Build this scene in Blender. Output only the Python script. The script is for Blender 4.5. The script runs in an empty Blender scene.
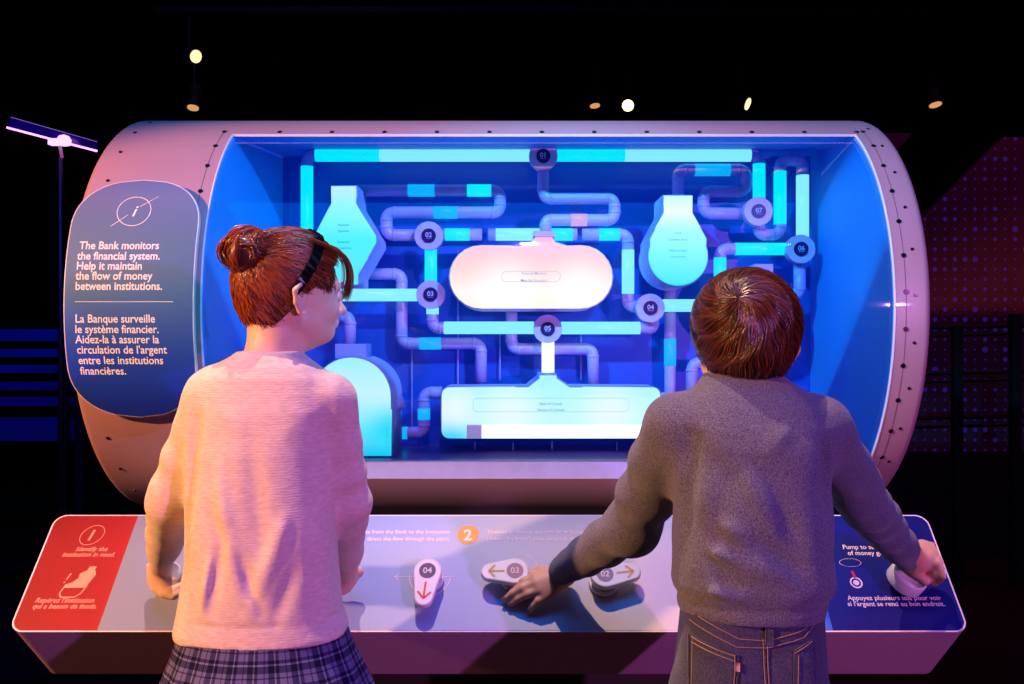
import bpy, bmesh, math, random
import numpy as np
from mathutils import Vector, Matrix
from mathutils.bvhtree import BVHTree
random.seed(7); rng = np.random.default_rng(7)
sc = bpy.context.scene
COL = sc.collection
F = 900.0; CX = 512.0; CY = 342.0; CZ = 1.25
PI = math.pi

# ------------------------------------------------------------------ helpers
def W(px, py, Y):
    return Vector(((px-CX)*Y/F, Y, CZ-(py-CY)*Y/F))
def lin(c):
    return tuple(((v/255)/12.92 if v/255 <= 0.04045 else ((v/255+0.055)/1.055)**2.4) for v in c)
def link(o, parent=None):
    COL.objects.link(o)
    if parent is not None: o.parent = parent
    return o
def tag(o, label=None, cat=None, group=None, kind=None):
    if label: o['label'] = label
    if cat: o['category'] = cat
    if group: o['group'] = group
    if kind: o['kind'] = kind
    return o
def thing(name, label, cat, loc=(0, 0, 0), group=None):
    o = bpy.data.objects.new(name, None); o.empty_display_size = 0.05
    o.location = loc; link(o); return tag(o, label, cat, group)
def setmat(me, m):
    if isinstance(m, (list, tuple)):
        for k in m: me.materials.append(k)
    else: me.materials.append(m)
def mesh(name, verts, faces, m, parent=None, smooth=False, midx=None):
    me = bpy.data.meshes.new(name)
    off = Vector((0, 0, 0))
    if parent is not None:
        p = parent
        while p is not None: off += p.location; p = p.parent
    if isinstance(verts, np.ndarray): verts = (verts-np.array(off)).tolist()
    else: verts = [(v[0]-off.x, v[1]-off.y, v[2]-off.z) for v in verts]
    if isinstance(faces, np.ndarray): faces = faces.tolist()
    me.from_pydata(verts, [], faces)
    setmat(me, m)
    if smooth: me.polygons.foreach_set('use_smooth', [True]*len(me.polygons))
    if midx is not None: me.polygons.foreach_set('material_index', midx)
    me.update()
    o = bpy.data.objects.new(name, me)
    return link(o, parent)
def fromM(name, M, m, parent=None, smooth=False):
    return mesh(name, M.v, M.f, m, parent, smooth)

class MB:
    def __init__(s): s.v = []; s.f = []
    def add(s, v, f):
        b = len(s.v); s.v += [tuple(x) for x in v]; s.f += [tuple(i+b for i in q) for q in f]; return s
    def box(s, a, b):
        (x0, y0, z0), (x1, y1, z1) = a, b
        v = [(x0,y0,z0),(x1,y0,z0),(x1,y1,z0),(x0,y1,z0),(x0,y0,z1),(x1,y0,z1),(x1,y1,z1),(x0,y1,z1)]
        return s.add(v, [(0,3,2,1),(4,5,6,7),(0,1,5,4),(1,2,6,5),(2,3,7,6),(3,0,4,7)])
    def prism(s, pts, fn0, fn1):
        n = len(pts); v = [fn0(p) for p in pts]+[fn1(p) for p in pts]
        f = [tuple(range(n))[::-1], tuple(range(n, 2*n))]+[(i, (i+1) % n, n+(i+1) % n, n+i) for i in range(n)]
        return s.add(v, f)
    def sweep(s, P, R, n=12, cap=True, closed=False):
        P = [Vector(p) for p in P]; m = len(P)
        if not isinstance(R, (list, tuple, np.ndarray)): R = [R]*m
        up = None; v = []
        for i in range(m):
            a = P[max(i-1, 0)]; b = P[min(i+1, m-1)]
            t = (b-a).normalized()
            if up is None:
                up = Vector((0, 1, 0)) if abs(t.y) < 0.9 else Vector((0, 0, 1))
            up = (up-t*up.dot(t)).normalized(); w = t.cross(up)
            for k in range(n):
                a_ = 2*PI*k/n
                v.append(P[i]+(up*math.cos(a_)+w*math.sin(a_))*R[i])
        f = [(i*n+k, i*n+(k+1) % n, (i+1)*n+(k+1) % n, (i+1)*n+k) for i in range(m-1) for k in range(n)]
        if cap: f += [tuple(range(n))[::-1], tuple(range((m-1)*n, m*n))]
        return s.add(v, f)
    def cyl(s, c, ax, r, h, n=24, r2=None, bev=0.0):
        c = Vector(c); ax = Vector(ax).normalized(); r2 = r if r2 is None else r2
        if bev > 0:
            P = [c, c+ax*bev*0.0+ax*1e-5, c+ax*bev*0.3, c+ax*bev, c+ax*(h-bev), c+ax*(h-bev*0.3), c+ax*(h-1e-5), c+ax*h]
            R = [r-bev, r-bev, r-bev*0.3, r, r2, r2-bev*0.3, r2-bev, r2-bev]
            return s.sweep(P, R, n)
        return s.sweep([c, c+ax*h], [r, r2], n)

# ------------------------------------------------------------------ materials
def NT(name):
    m = bpy.data.materials.new(name); m.use_nodes = True
    nt = m.node_tree; b = nt.nodes['Principled BSDF']
    return m, nt, b
def N(nt, t, **kw):
    n = nt.nodes.new(t)
    for k, v in kw.items(): setattr(n, k, v)
    return n
def mat(name, c, rough=0.5, metal=0.0, spec=0.5, var=0.06, scale=30, bump=0.0, bscale=200, srgb=True, sheen=0.0, coat=0.0, sss=0.0):
    m, nt, b = NT(name)
    c = lin(c) if srgb else c
    tc = N(nt, 'ShaderNodeTexCoord'); no = N(nt, 'ShaderNodeTexNoise')
    no.inputs['Scale'].default_value = scale; no.inputs['Detail'].default_value = 4
    nt.links.new(tc.outputs['Object'], no.inputs['Vector'])
    r = N(nt, 'ShaderNodeValToRGB')
    r.color_ramp.elements[0].color = (*[v*(1-var) for v in c], 1); r.color_ramp.elements[0].position = 0.3
    r.color_ramp.elements[1].color = (*[min(1, v*(1+var)) for v in c], 1); r.color_ramp.elements[1].position = 0.7
    nt.links.new(no.outputs['Fac'], r.inputs['Fac']); nt.links.new(r.outputs['Color'], b.inputs['Base Color'])
    b.inputs['Roughness'].default_value = rough; b.inputs['Metallic'].default_value = metal
    b.inputs['Specular IOR Level'].default_value = spec
    b.inputs['Sheen Weight'].default_value = sheen; b.inputs['Coat Weight'].default_value = coat
    if sss: b.inputs['Subsurface Weight'].default_value = sss; b.inputs['Subsurface Radius'].default_value = (0.01, 0.004, 0.002); b.inputs['Subsurface Scale'].default_value = 1.0
    if bump > 0:
        n2 = N(nt, 'ShaderNodeTexNoise'); n2.inputs['Scale'].default_value = bscale; n2.inputs['Detail'].default_value = 3
        nt.links.new(tc.outputs['Object'], n2.inputs['Vector'])
        bp = N(nt, 'ShaderNodeBump'); bp.inputs['Strength'].default_value = bump; bp.inputs['Distance'].default_value = 0.002
        nt.links.new(n2.outputs['Fac'], bp.inputs['Height']); nt.links.new(bp.outputs['Normal'], b.inputs['Normal'])
    return m
def emis(name, c, s, base=(0.04, 0.05, 0.06)):
    m, nt, b = NT(name)
    b.inputs['Base Color'].default_value = (*base, 1); b.inputs['Roughness'].default_value = 0.4
    b.inputs['Emission Color'].default_value = (*c, 1); b.inputs['Emission Strength'].default_value = s
    return m
def emis_grad(name, stops, s, axis='Z', lo=0.0, hi=1.0, blobs=()):
    """backlit plastic: the lamps behind sit unevenly; ramp across object axis plus lamp hot spots"""
    m, nt, b = NT(name)
    b.inputs['Base Color'].default_value = (0.06, 0.07, 0.08, 1); b.inputs['Roughness'].default_value = 0.35
    tc = N(nt, 'ShaderNodeTexCoord'); sp = N(nt, 'ShaderNodeSeparateXYZ')
    nt.links.new(tc.outputs['Object'], sp.inputs[0])
    mr = N(nt, 'ShaderNodeMapRange'); mr.inputs['From Min'].default_value = lo; mr.inputs['From Max'].default_value = hi
    nt.links.new(sp.outputs[axis], mr.inputs['Value'])
    r = N(nt, 'ShaderNodeValToRGB'); el = r.color_ramp.elements
    el[0].position = stops[0][0]; el[0].color = (*stops[0][1], 1)
    el[1].position = stops[-1][0]; el[1].color = (*stops[-1][1], 1)
    for p, c in stops[1:-1]:
        e = el.new(p); e.color = (*c, 1)
    nt.links.new(mr.outputs[0], r.inputs['Fac'])
    out = r.outputs['Color']
    for (cx, cz, rad, col) in blobs:
        vs = N(nt, 'ShaderNodeVectorMath', operation='DISTANCE'); cmb = N(nt, 'ShaderNodeCombineXYZ')
        nt.links.new(sp.outputs['X'], cmb.inputs['X']); nt.links.new(sp.outputs['Z'], cmb.inputs['Z'])
        nt.links.new(cmb.outputs[0], vs.inputs[0]); vs.inputs[1].default_value = (cx, 0, cz)
        m2 = N(nt, 'ShaderNodeMapRange', interpolation_type='SMOOTHSTEP'); m2.inputs['From Min'].default_value = 0; m2.inputs['From Max'].default_value = rad
        m2.inputs['To Min'].default_value = 1; m2.inputs['To Max'].default_value = 0
        nt.links.new(vs.outputs['Value'], m2.inputs['Value'])
        mx = N(nt, 'ShaderNodeMix', data_type='RGBA'); nt.links.new(m2.outputs[0], mx.inputs['Factor'])
        nt.links.new(out, mx.inputs[6]); mx.inputs[7].default_value = (*col, 1)
        out = mx.outputs[2]
    nt.links.new(out, b.inputs['Emission Color']); b.inputs['Emission Strength'].default_value = s
    return m

M_shell = mat('shell_paint', (178, 130, 142), 0.42, var=0.03, scale=4, bump=0.05, bscale=500, coat=0.1)
M_trim = mat('trim_paint', (235, 215, 225), 0.35, var=0.02)
M_dark = mat('dark_metal', (26, 22, 28), 0.5, metal=0.6)
M_black = mat('black_paint', (7, 6, 8), 0.7)
M_boltm = mat('bolt_steel', (60, 45, 55), 0.3, metal=0.9)
M_liner = mat('liner_blue', (70, 150, 245), 0.55, var=0.04, scale=6)
M_backp = mat('back_panel_blue', (22, 84, 205), 0.35, var=0.08, scale=5)
M_casefloor = mat('case_floor', (92, 66, 150), 0.3, var=0.05)
M_sill = mat('case_sill', (150, 140, 200), 0.4)
M_pipe = mat('pipe_plastic', (186, 165, 235), 0.32, var=0.04, coat=0.2)
M_side = mat('tank_side_plastic', (150, 160, 240), 0.35, var=0.04)
M_dialring = mat('dial_ring', (206, 186, 226), 0.4)
M_navy = mat('dial_navy', (14, 10, 90), 0.4)
M_ink = mat('pale_ink', (200, 190, 250), 0.5)
M_white = mat('white_plastic', (238, 228, 224), 0.35, var=0.02, coat=0.2)
CY_ = (0.0, 0.72, 1.0)
E_cyan = emis('lit_cyan', (0, .82, 1), 1.05)
E_pale = emis('lit_pale_cyan', (0.24, 0.85, 1.0), 1.08)
E_white = emis('lit_white', (0.85, 0.95, 1.0), 1.6)
E_blue = emis('lit_blue', (0.0, 0.46, 1.0), 0.95)
E_pink = emis('lit_pink', (1.0, 0.5, 0.75), 0.7)

# ------------------------------------------------------------------ text
def text2d(body, size, align='CENTER', shear=0.0, bold=0.0, spacing=1.0, line=1.0):
    cu = bpy.data.curves.new('t', 'FONT'); cu.body = body; cu.size = size
    cu.align_x = align; cu.shear = shear; cu.offset = bold; cu.space_character = spacing; cu.space_line = line
    cu.resolution_u = 3
    o = bpy.data.objects.new('t', cu); COL.objects.link(o)
    dg = bpy.context.evaluated_depsgraph_get()
    ev = o.evaluated_get(dg); me = ev.to_mesh()
    v = [(p.co.x, p.co.y) for p in me.vertices]; f = [tuple(p.vertices) for p in me.polygons]
    ev.to_mesh_clear()
    bpy.data.objects.remove(o); bpy.data.curves.remove(cu)
    return v, f
def put_text(M, body, size, fn, **kw):
    v, f = text2d(body, size, **kw); M.add([fn(a, b) for a, b in v], f)
def ring2d(r, w, a0=0, a1=2*PI, n=48):
    v = []; f = []
    for i in range(n+1):
        a = a0+(a1-a0)*i/n
        v += [((r-w/2)*math.cos(a), (r-w/2)*math.sin(a)), ((r+w/2)*math.cos(a), (r+w/2)*math.sin(a))]
        if i: k = 2*i; f.append((k-2, k-1, k+1, k))
    return v, f
def disc2d(r, n=40): return [(r*math.cos(2*PI*i/n), r*math.sin(2*PI*i/n)) for i in range(n)], [tuple(range(n))]
def quad2d(x0, y0, x1, y1, w):
    dx, dy = x1-x0, y1-y0; L = math.hypot(dx, dy); nx, ny = -dy/L*w/2, dx/L*w/2
    return [(x0+nx, y0+ny), (x0-nx, y0-ny), (x1-nx, y1-ny), (x1+nx, y1+ny)], [(0, 1, 2, 3)]
def put2d(M, vf, fn): M.add([fn(a, b) for a, b in vf[0]], vf[1])
def rrect(x0, y0, x1, y1, r, n=8):
    P = []
    for cx, cy, a in ((x1-r, y1-r, 0), (x0+r, y1-r, 90), (x0+r, y0+r, 180), (x1-r, y0+r, 270)):
        for i in range(n+1):
            t = math.radians(a+90*i/n); P.append((cx+r*math.cos(t), cy+r*math.sin(t)))
    return P
def clip(poly, a, b, c):   # keep a*x+b*y<=c
    out = []
    for i in range(len(poly)):
        p, q = poly[i], poly[(i+1) % len(poly)]
        dp, dq = a*p[0]+b*p[1]-c, a*q[0]+b*q[1]-c
        if dp <= 0: out.append(p)
        if dp*dq < 0:
            t = dp/(dp-dq); out.append((p[0]+t*(q[0]-p[0]), p[1]+t*(q[1]-p[1])))
    return out

# ------------------------------------------------------------------ camera
cam = bpy.data.cameras.new('camera'); cam.lens = 36*F/1024; cam.sensor_width = 36
co = bpy.data.objects.new('camera', cam); link(co); co.location = (0, 0, CZ); co.rotation_euler = (PI/2, 0, 0)
cam.clip_end = 60; cam.clip_start = 0.05
sc.camera = co

# ------------------------------------------------------------------ room
M_floor = mat('floor_dark', (30, 13, 10), 0.55, var=0.35, scale=2.5)
M_wall = mat('wall_black', (5, 5, 7), 0.95, var=0.1, spec=0.05)
def struct(name, M, m): return tag(fromM(name, M, m), kind='structure')
struct('floor', MB().box((-7, -3.2, -0.1), (7, 9, 0)), M_floor)
struct('ceiling', MB().box((-7, -3.2, 5.2), (7, 9, 5.3)), M_wall)
struct('wall_back', MB().box((-7, 9, 0), (7, 9.1, 5.2)), M_wall)
struct('wall_left', MB().box((-7.1, -3.2, 0), (-7, 9, 5.2)), M_wall)
struct('wall_right', MB().box((7, -3.2, 0), (7.1, 9, 5.2)), M_wall)

# ------------------------------------------------------------------ drum display case
R = 0.545; AY = 2.60; AZ = CZ+0.078
XL, XR = -1.018, 0.961
WXL, WXR = -0.712, 0.876
T0, T1 = math.radians(-46.3), math.radians(55.7)
def cylp(X, th, r=R): return (X, AY-r*math.cos(th), AZ+r*math.sin(th))
case = thing('display_case', 'big pale pink horizontal drum display case with a curved window onto glowing blue pipes', 'display case', (0, AY, 0))
def shell():
    xs = sorted(set([XL+0.018, WXL, WXR, XR-0.018]+list(np.linspace(WXL, WXR, 18))+[-0.9, -0.8, 0.92]))
    ths = list(np.linspace(T0, T1, 45))+list(np.linspace(T1, T0+2*PI, 80)[1:-1])
    nt_ = len(ths); v = []; f = []
    fil = [(XL+0.018*(1-math.sin(a)), R-0.018*(1-math.cos(a))) for a in np.linspace(PI/2, 0, 6)][:-1]
    prof = fil+[(x, R) for x in xs]+[(XR-0.018*(1-math.sin(a)), R-0.018*(1-math.cos(a))) for a in np.linspace(0, PI/2, 6)][1:]
    for x, r in prof: v += [cylp(x, t, r) for t in ths]
    for i in range(len(prof)-1):
        for j in range(nt_):
            xm = (prof[i][0]+prof[i+1][0])/2
            if WXL < xm < WXR and j < 44: continue
            k = (j+1) % nt_
            f.append((i*nt_+j, (i+1)*nt_+j, (i+1)*nt_+k, i*nt_+k))
    f.append(tuple(range(nt_))); n = len(prof)-1
    f.append(tuple(range(n*nt_, (n+1)*nt_))[::-1])
    return v, f
v, f = shell()
o = mesh('drum_shell', v, f, M_shell, case, True)
for p in o.data.polygons:
    if len(p.vertices) > 10: p.use_smooth = False
# window rim
def rim(w, r0, r1):
    v = []; f = []
    out = []
    for x in np.linspace(WXL, WXR, 20): out.append((x, T1))
    for t in np.linspace(T1, T0, 45)[1:]: out.append((WXR, t))
    for x in np.linspace(WXR, WXL, 20)[1:]: out.append((x, T0))
    for t in np.linspace(T0, T1, 45)[1:-1]: out.append((WXL, t))
    cx, ct = (WXL+WXR)/2, (T0+T1)/2
    n = len(out)
    for x, t in out:
        sx = 1 if x > cx else -1
        x2 = x-w if abs(x-WXR) < 1e-6 else (x+w if abs(x-WXL) < 1e-6 else x)
        t2 = t-w/R if abs(t-T1) < 1e-6 else (t+w/R if abs(t-T0) < 1e-6 else t)
        v += [cylp(x, t, r1), cylp(x2, t2, r1), cylp(x2, t2, r0), cylp(x, t, r0)]
    for i in range(n):
        j = (i+1) % n
        for k in range(4): f.append((4*i+k, 4*j+k, 4*j+(k+1) % 4, 4*i+(k+1) % 4))
    return v, f
mesh('window_rim', *rim(0.0025, R-0.004, R+0.0015), M_trim, case)
# seams
S = MB()
SX0, SX1, ST0, ST1 = WXL-0.026, WXR+0.024, T0-0.065, T1+0.036
M_seam = mat('seam', (120, 80, 90), 0.7)
for sx_ in (SX0, SX1):
    P = [cylp(sx_, t, R+0.0002) for t in np.linspace(ST0, ST1, 40)]; fromM('panel_seam', MB().sweep(P, 0.0008, 5), M_seam, case)
def bolt(X, th, r=0.0062):
    c = Vector(cylp(X, th, R-0.001)); ax = Vector((0, -math.cos(th), math.sin(th)))
    b = MB().cyl(c, ax, r, 0.0032, 12, r2=r*0.85)
    o = fromM('bolt', b, M_boltm, case); return o
for i in range(-9, 18):
    x = 0.0765+i*0.1345-0.0*i
    if SX0+0.01 < x < SX1-0.01:
        bolt(x, ST1-0.004); bolt(x, ST0+0.01)
for k, t in enumerate(np.linspace(ST0, ST1, 13)):
    bolt(SX0, t); bolt(SX1, t)
for k, t in enumerate(np.linspace(-80, 80, 15)):
    bolt(-0.965, math.radians(t), 0.0045); bolt(0.921, math.radians(t+3), 0.004)
# liner
FZ = CZ-0.292; TZ = CZ+0.5365; BY = 2.60; BXL, BXR = -0.662, 0.862
FYf = 2.232; CYf = cylp(0, T1, R-0.002)[1]; CZf = cylp(0, T1, R-0.002)[2]
L_ = MB()
L_.add([(WXL, CYf, CZf), (WXR, CYf, CZf), (BXR, BY, TZ), (BXL, BY, TZ)], [(0, 1, 2, 3)])
L2 = MB()
def wallquad(xf, xb):
    n = 24; v = []; f = []
    for i in range(n+1):
        t = T0+(T1-T0)*i/n; p = cylp(xf, t, R-0.002); z = min(max(p[2], FZ), TZ)
        v += [(xf, p[1], p[2] if FZ-0.06 < p[2] < TZ else z), (xb, BY, z)]
        if i: f.append((2*i-2, 2*i-1, 2*i+1, 2*i))
    v += [(xf, CYf, CZf), (xb, BY, TZ)]; n2 = len(v); f.append((n2-4, n2-3, n2-1, n2-2))
    v += [(xf, FYf, FZ), (xb, BY, FZ)]
    L2.add(v, f)
fromM('case_ceiling', L_, M_liner, case)
for a_ in ((WXL, BXL), (WXR, BXR)):
    L2 = MB(); wallquad(*a_); fromM('side_lining', L2, M_liner, case, True)
fromM('back_panel', MB().box((BXL, BY, FZ), (BXR, BY+0.01, TZ)), M_backp, case)
fromM('case_floor', MB().box((WXL, FYf, FZ-0.01), (WXR, BY, FZ)), M_casefloor, case)
fromM('case_sill', MB().box((WXL, FYf-0.012, FZ-0.045), (WXR, FYf-0.0005, FZ)), M_sill, case)
# glass
mg, nt, b = NT('window_glass')
nt.nodes.remove(b); out = nt.nodes['Material Output']
tr = N(nt, 'ShaderNodeBsdfTransparent'); gl = N(nt, 'ShaderNodeBsdfGlossy'); gl.inputs['Roughness'].default_value = 0.03
fr = N(nt, 'ShaderNodeFresnel'); fr.inputs['IOR'].default_value = 1.45; mx = N(nt, 'ShaderNodeMixShader')
nt.links.new(fr.outputs[0], mx.inputs[0]); nt.links.new(tr.outputs[0], mx.inputs[1]); nt.links.new(gl.outputs[0], mx.inputs[2]); nt.links.new(mx.outputs[0], out.inputs[0])
tr.inputs[0].default_value = (0.95, 0.97, 1, 1)
v = []; f = []
for i in range(33):
    t = T0+(T1-T0)*i/32
    v += [cylp(WXL+0.004, t, R-0.012), cylp(WXR-0.004, t, R-0.012)]
    if i: f.append((2*i-2, 2*i-1, 2*i+1, 2*i))
mesh('window_glass', v, f, mg, case, True)
# thin vertical rods on the back panel
for px in (352, 412, 452, 458, 522, 526, 600, 614, 640, 474):
    pass
for px, y0, y1 in ((412, 345, 440), (500, 330, 380), (581, 330, 380), (477, 441, 460), (513, 441, 461), (550, 441, 462), (611, 441, 460), (458, 250, 440)):
    a = W(px, y0, 2.585); b_ = W(px, min(y1, 438), 2.585); bz = max(b_.z, FZ) if y1 < 441 else FZ
    if y1 >= 441: a = Vector((a.x, 2.44 if px != 550 else 2.46, CZ-0.27)); b_ = Vector((a.x, a.y, FZ))
    r_ = 0.0028 if px in (550,) else 0.0018
    fromM('support_rod', MB().sweep([a, (b_.x, a.y, bz)], r_, 8), M_pipe, case)
# case plinth
fromM('plinth', MB().box((-0.7, 2.46, 0), (0.65, 2.85, AZ-R+0.025)), M_black, case)

# ------------------------------------------------------------------ pipes
PY = 2.50
PR = 0.0168
LITM = {'c': E_cyan, 'p': E_pale, 'w': E_white, 'b': E_blue, 'k': E_pink, 'l': emis('lilac_added_glow', (.42, .30, .80), .75)}  # lilac entry: glow added to a tube end that is no lamp
def pipe(pts, legs, label, Y=PY, group=None, r=PR, fil=0.024, caps=True):
    """pts: corner pixels; legs[i]: list of (t0,t1,code) emissive stretches on leg i"""
    P = [W(x, y, Y) for x, y in pts]
    n = len(P)
    path = []; legr = []
    ins = []; outs = []
    for i in range(n):
        if 0 < i < n-1:
            a = (P[i-1]-P[i]); b_ = (P[i+1]-P[i]); fr_ = min(fil, a.length*0.48, b_.length*0.48)
            ins.append(P[i]+a.normalized()*fr_); outs.append(P[i]+b_.normalized()*fr_)
        else: ins.append(P[i]); outs.append(P[i])
    path.append(P[0])
    cols = []
    for i in range(1, n):
        path.append(ins[i])
        if i < n-1:
            for k in range(1, 8):
                t = k/8; path.append(ins[i]*(1-t)**2+P[i]*2*t*(1-t)+outs[i]*t*t)
            path.append(outs[i])
            for q, d in ((ins[i], (ins[i]-P[i-1]).normalized()), (outs[i], (outs[i]-P[i+1]).normalized())):
                cols.append(MB().sweep([q-d*0.0, q+d*0.006], r*1.05, 16))
    root = thing('pipe', label, 'pipe', tuple(P[0]), group)
    fromM('tube', MB().sweep(path, r, 16), M_pipe, root, True)
    for col in cols: fromM('elbow_collar', col, M_pipe, root, True)
    for i, lg in enumerate(legs):
        a, b_ = outs[i], ins[i+1]
        for (t0, t1, c) in lg:
            fromM('emissive_section', MB().sweep([a.lerp(b_, t0), a.lerp(b_, t1)], r*1.035, 16), LITM[c], root, True)
    return root
pipe([(307, 283), (307, 155.5), (530, 155.5)], [[(0, .98, 'c')], [(0, .3, 'c'), (.3, 1, 'p')]], 'long cyan pipe from upper left corner of the case running right to dial 01')
pipe([(557, 155.5), (759, 155.5), (759, 198)], [[(0, .35, 'c'), (.35, 1, 'p')], [(0, 1, 'c')]], 'cyan pipe along the case top from dial 01 down into dial 07')
pipe([(357, 190.5), (500, 190.5), (500, 212.5), (386.5, 212.5), (386.5, 235), (416, 235)], [[(.38, .58, 'b'), (.82, 1, 'c')], [], [(.35, .6, 'b')], [], []], 'lilac S-shaped pipe from the diamond tank looping down to dial 02')
pipe([(441, 234.5), (482, 234.5)], [[(.1, .7, 'c')]], 'short capped pipe stub right of dial 02')
pipe([(488, 234.5), (540, 234.5)], [[(.15, 1, 'p')]], 'short pale cyan pipe left of the pink tank cap')
pipe([(549, 234.5), (577, 234.5)], [[(.05, .85, 'c')]], 'short cyan pipe right of the pink tank cap')
pipe([(582, 234.5), (628, 234.5), (628, 305.5), (640, 307)], [[(.45, 1, 'c')], [(.12, .9, 'p')], []], 'pipe turning down beside the pink tank into dial 04')
pipe([(430.8, 249), (430.8, 282)], [[(0, 1, 'c')]], 'short vertical cyan pipe between dial 02 and dial 03')
pipe([(417, 295), (310, 295)], [[(0, 1, 'p')]], 'horizontal pale cyan pipe from dial 03 to behind the girl\'s forehead')
pipe([(432.5, 307), (432.5, 327.8), (534, 327.8)], [[(0, .6, 'p')], [(.03, 1, 'p')]], 'pale cyan pipe from under dial 03 right to dial 05')
pipe([(561, 328), (653, 328), (653, 319)], [[(0, .9, 'p')], []], 'pale cyan pipe from dial 05 up to dial 04')
pipe([(548, 342), (548, 374)], [[(0, 1, 'w')]], 'bright white vertical pipe from dial 05 to the long bottom tank')
pipe([(663, 305.5), (735, 305.5)], [[(0, 1, 'p')]], 'pale cyan pipe from dial 04 to behind the boy\'s head')
pipe([(364, 274), (401.7, 274), (401.7, 343.5), (481, 343.5), (481, 382)], [[], [], [(.15, .5, 'b')], []], 'stepped lilac pipe from the diamond tank down to the long bottom tank', Y=2.55)
pipe([(511.5, 304), (511.5, 348.8), (593, 348.8), (593, 384)], [[], [], []], 'lilac stepped pipe from under the pink tank to the long bottom tank', Y=2.55)
pipe([(670, 284), (670, 398), (660, 398)], [[(.5, .75, 'b')], []], 'tall lilac pipe from the bulb tank down to the bottom tank side', Y=2.55)
pipe([(692, 400), (692, 363), (722, 363)], [[], []], 'lilac pipe elbow left of the boy\'s neck')
pipe([(678, 196), (678, 170), (746, 170), (746, 191.5), (703.5, 191.5), (703.5, 213.5), (746, 213.5)], [[], [(.15, .85, 'b')], [], [], [], []], 'lilac serpentine pipe from the bulb tank top to dial 07')
pipe([(759, 222), (759, 234.5), (780, 234.5), (780, 160), (802.5, 160), (802.5, 237)], [[], [], [(.02, .95, 'c')], [], [(.1, 1, 'p')]], 'U-shaped cyan pipe between dial 07 and dial 06')
pipe([(788, 249), (720, 249), (720, 290)], [[(0, .9, 'c')], [(0, 1, 'c')]], 'cyan pipe from dial 06 left and down behind the boy\'s hair')
pipe([(799.5, 262), (799.5, 295), (786, 295)], [[], []], 'dim lilac pipe hanging below dial 06')
pipe([(325, 316), (350, 316), (350, 344)], [[], []], 'lilac elbow pipe before the girl\'s mouth into the round tank')
pipe([(396, 433), (424, 433), (424, 392.5), (442, 392.5)], [[(.1, .6, 'b')], [(.2, .7, 'b')], []], 'small stepped lilac pipe between round tank and long bottom tank')

# dials
def dial(px, py, num, Y=2.465, top=None):
    c = W(px, py, Y); r = 14.3*Y/F
    root = thing('junction_dial', f'round lilac junction dial marked {num} on its navy centre', 'dial', tuple(c), 'numbered junction dials')
    pts = [(r*math.cos(a), r*math.sin(a)) for a in np.linspace(0, 2*PI, 49)[:-1]]
    pin = [(r*.5*math.cos(a), r*.5*math.sin(a)) for a in np.linspace(0, 2*PI, 49)[:-1]]
    if top is not None:
        pts = clip(pts, 0, 1, top-c.z); pin = clip(pin, 0, 1, top-c.z-0.0005)
    fromM('ring', MB().prism(pts, lambda p: (c.x+p[0], c.y+0.03, c.z+p[1]), lambda p: (c.x+p[0], c.y, c.z+p[1])), M_dialring, root)
    fromM('centre', MB().prism(pin, lambda p: (c.x+p[0], c.y+0.005, c.z+p[1]), lambda p: (c.x+p[0], c.y-0.003, c.z+p[1])), M_navy, root)
    T = MB(); fn = lambda a, b: (c.x+a, c.y-0.0036, c.z+b-0.004)
    put_text(T, num, 0.0185, fn, bold=0.0004)
    put2d(T, quad2d(-.008, -.0035, .008, -.0035, .0009), fn)
    if top is not None: T.v = [(x, y, min(z, top-0.001)) for x, y, z in T.v]
    fromM('numeral', T, M_ink, root)
for a in ((543.3, 156, '01', 2.47, CZ+0.5365-0.0005), (428.7, 235.7, '02'), (430.5, 294.5, '03'), (650.5, 308, '04'), (547.7, 329, '05'), (801, 249, '06'), (758.6, 211.2, '07')): dial(*a)

# tanks
def outline3(pix, Yf): return [W(x, y, Yf) for x, y in pix]
def tank(pix, Yf, Yb, face_m, label, parts=None, text=None, tcol=(120, 200, 215), inset=True, side=M_side):
    Pf = outline3(pix, Yf); c = sum(Pf, Vector())/len(Pf)
    root = thing('tank', label, 'tank', (c.x, Yb, min(p.z for p in Pf)))
    n = len(Pf); v = []; f = []
    ring = [(0.0, Yb), (0.0, Yf+0.012), (0.004, Yf+0.003)]
    for ins, Y in ring:
        for p in Pf:
            d = Vector((c.x-p.x, 0, c.z-p.z)); d = d.normalized()*ins if d.length else d
            v.append((p.x+d.x, Y, p.z+d.z))
    for k in range(2):
        for i in range(n):
            j = (i+1) % n; f.append((k*n+i, k*n+j, (k+1)*n+j, (k+1)*n+i))
    f.append(tuple(range(n)))
    mesh('casing', v, f, side, root, True)
    fv = []
    for ins, Y in ((0.001, Yf+0.01), (0.005, Yf+0.001), (0.009, Yf)):
        for p in Pf:
            d = Vector((c.x-p.x, 0, c.z-p.z)); d = d.normalized()*ins
            fv.append((p.x+d.x, Y, p.z+d.z))
    ff = [(k*n+i, k*n+(i+1) % n, (k+1)*n+(i+1) % n, (k+1)*n+i) for k in range(2) for i in range(n)]+[tuple(range(2*n, 3*n))]
    fo = mesh('lit_face', fv, ff, face_m, root)
    if text:
        T = MB(); 
        for (body, px, py, size) in text:
            q = W(px, py, Yf-0.0006)
            put_text(T, body, size, lambda a, b: (q.x+a, q.y, q.z+b), bold=0.0001)
        fromM('lettering', T, mat('tank_lettering', tcol, 0.6), root)
    return root, c
def arc(cx, cy, r, a0, a1, n=12, ry=None):
    ry = ry or r
    return [(cx+r*math.cos(math.radians(a0+(a1-a0)*i/n)), cy-ry*math.sin(math.radians(a0+(a1-a0)*i/n))) for i in range(n+1)]
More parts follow.
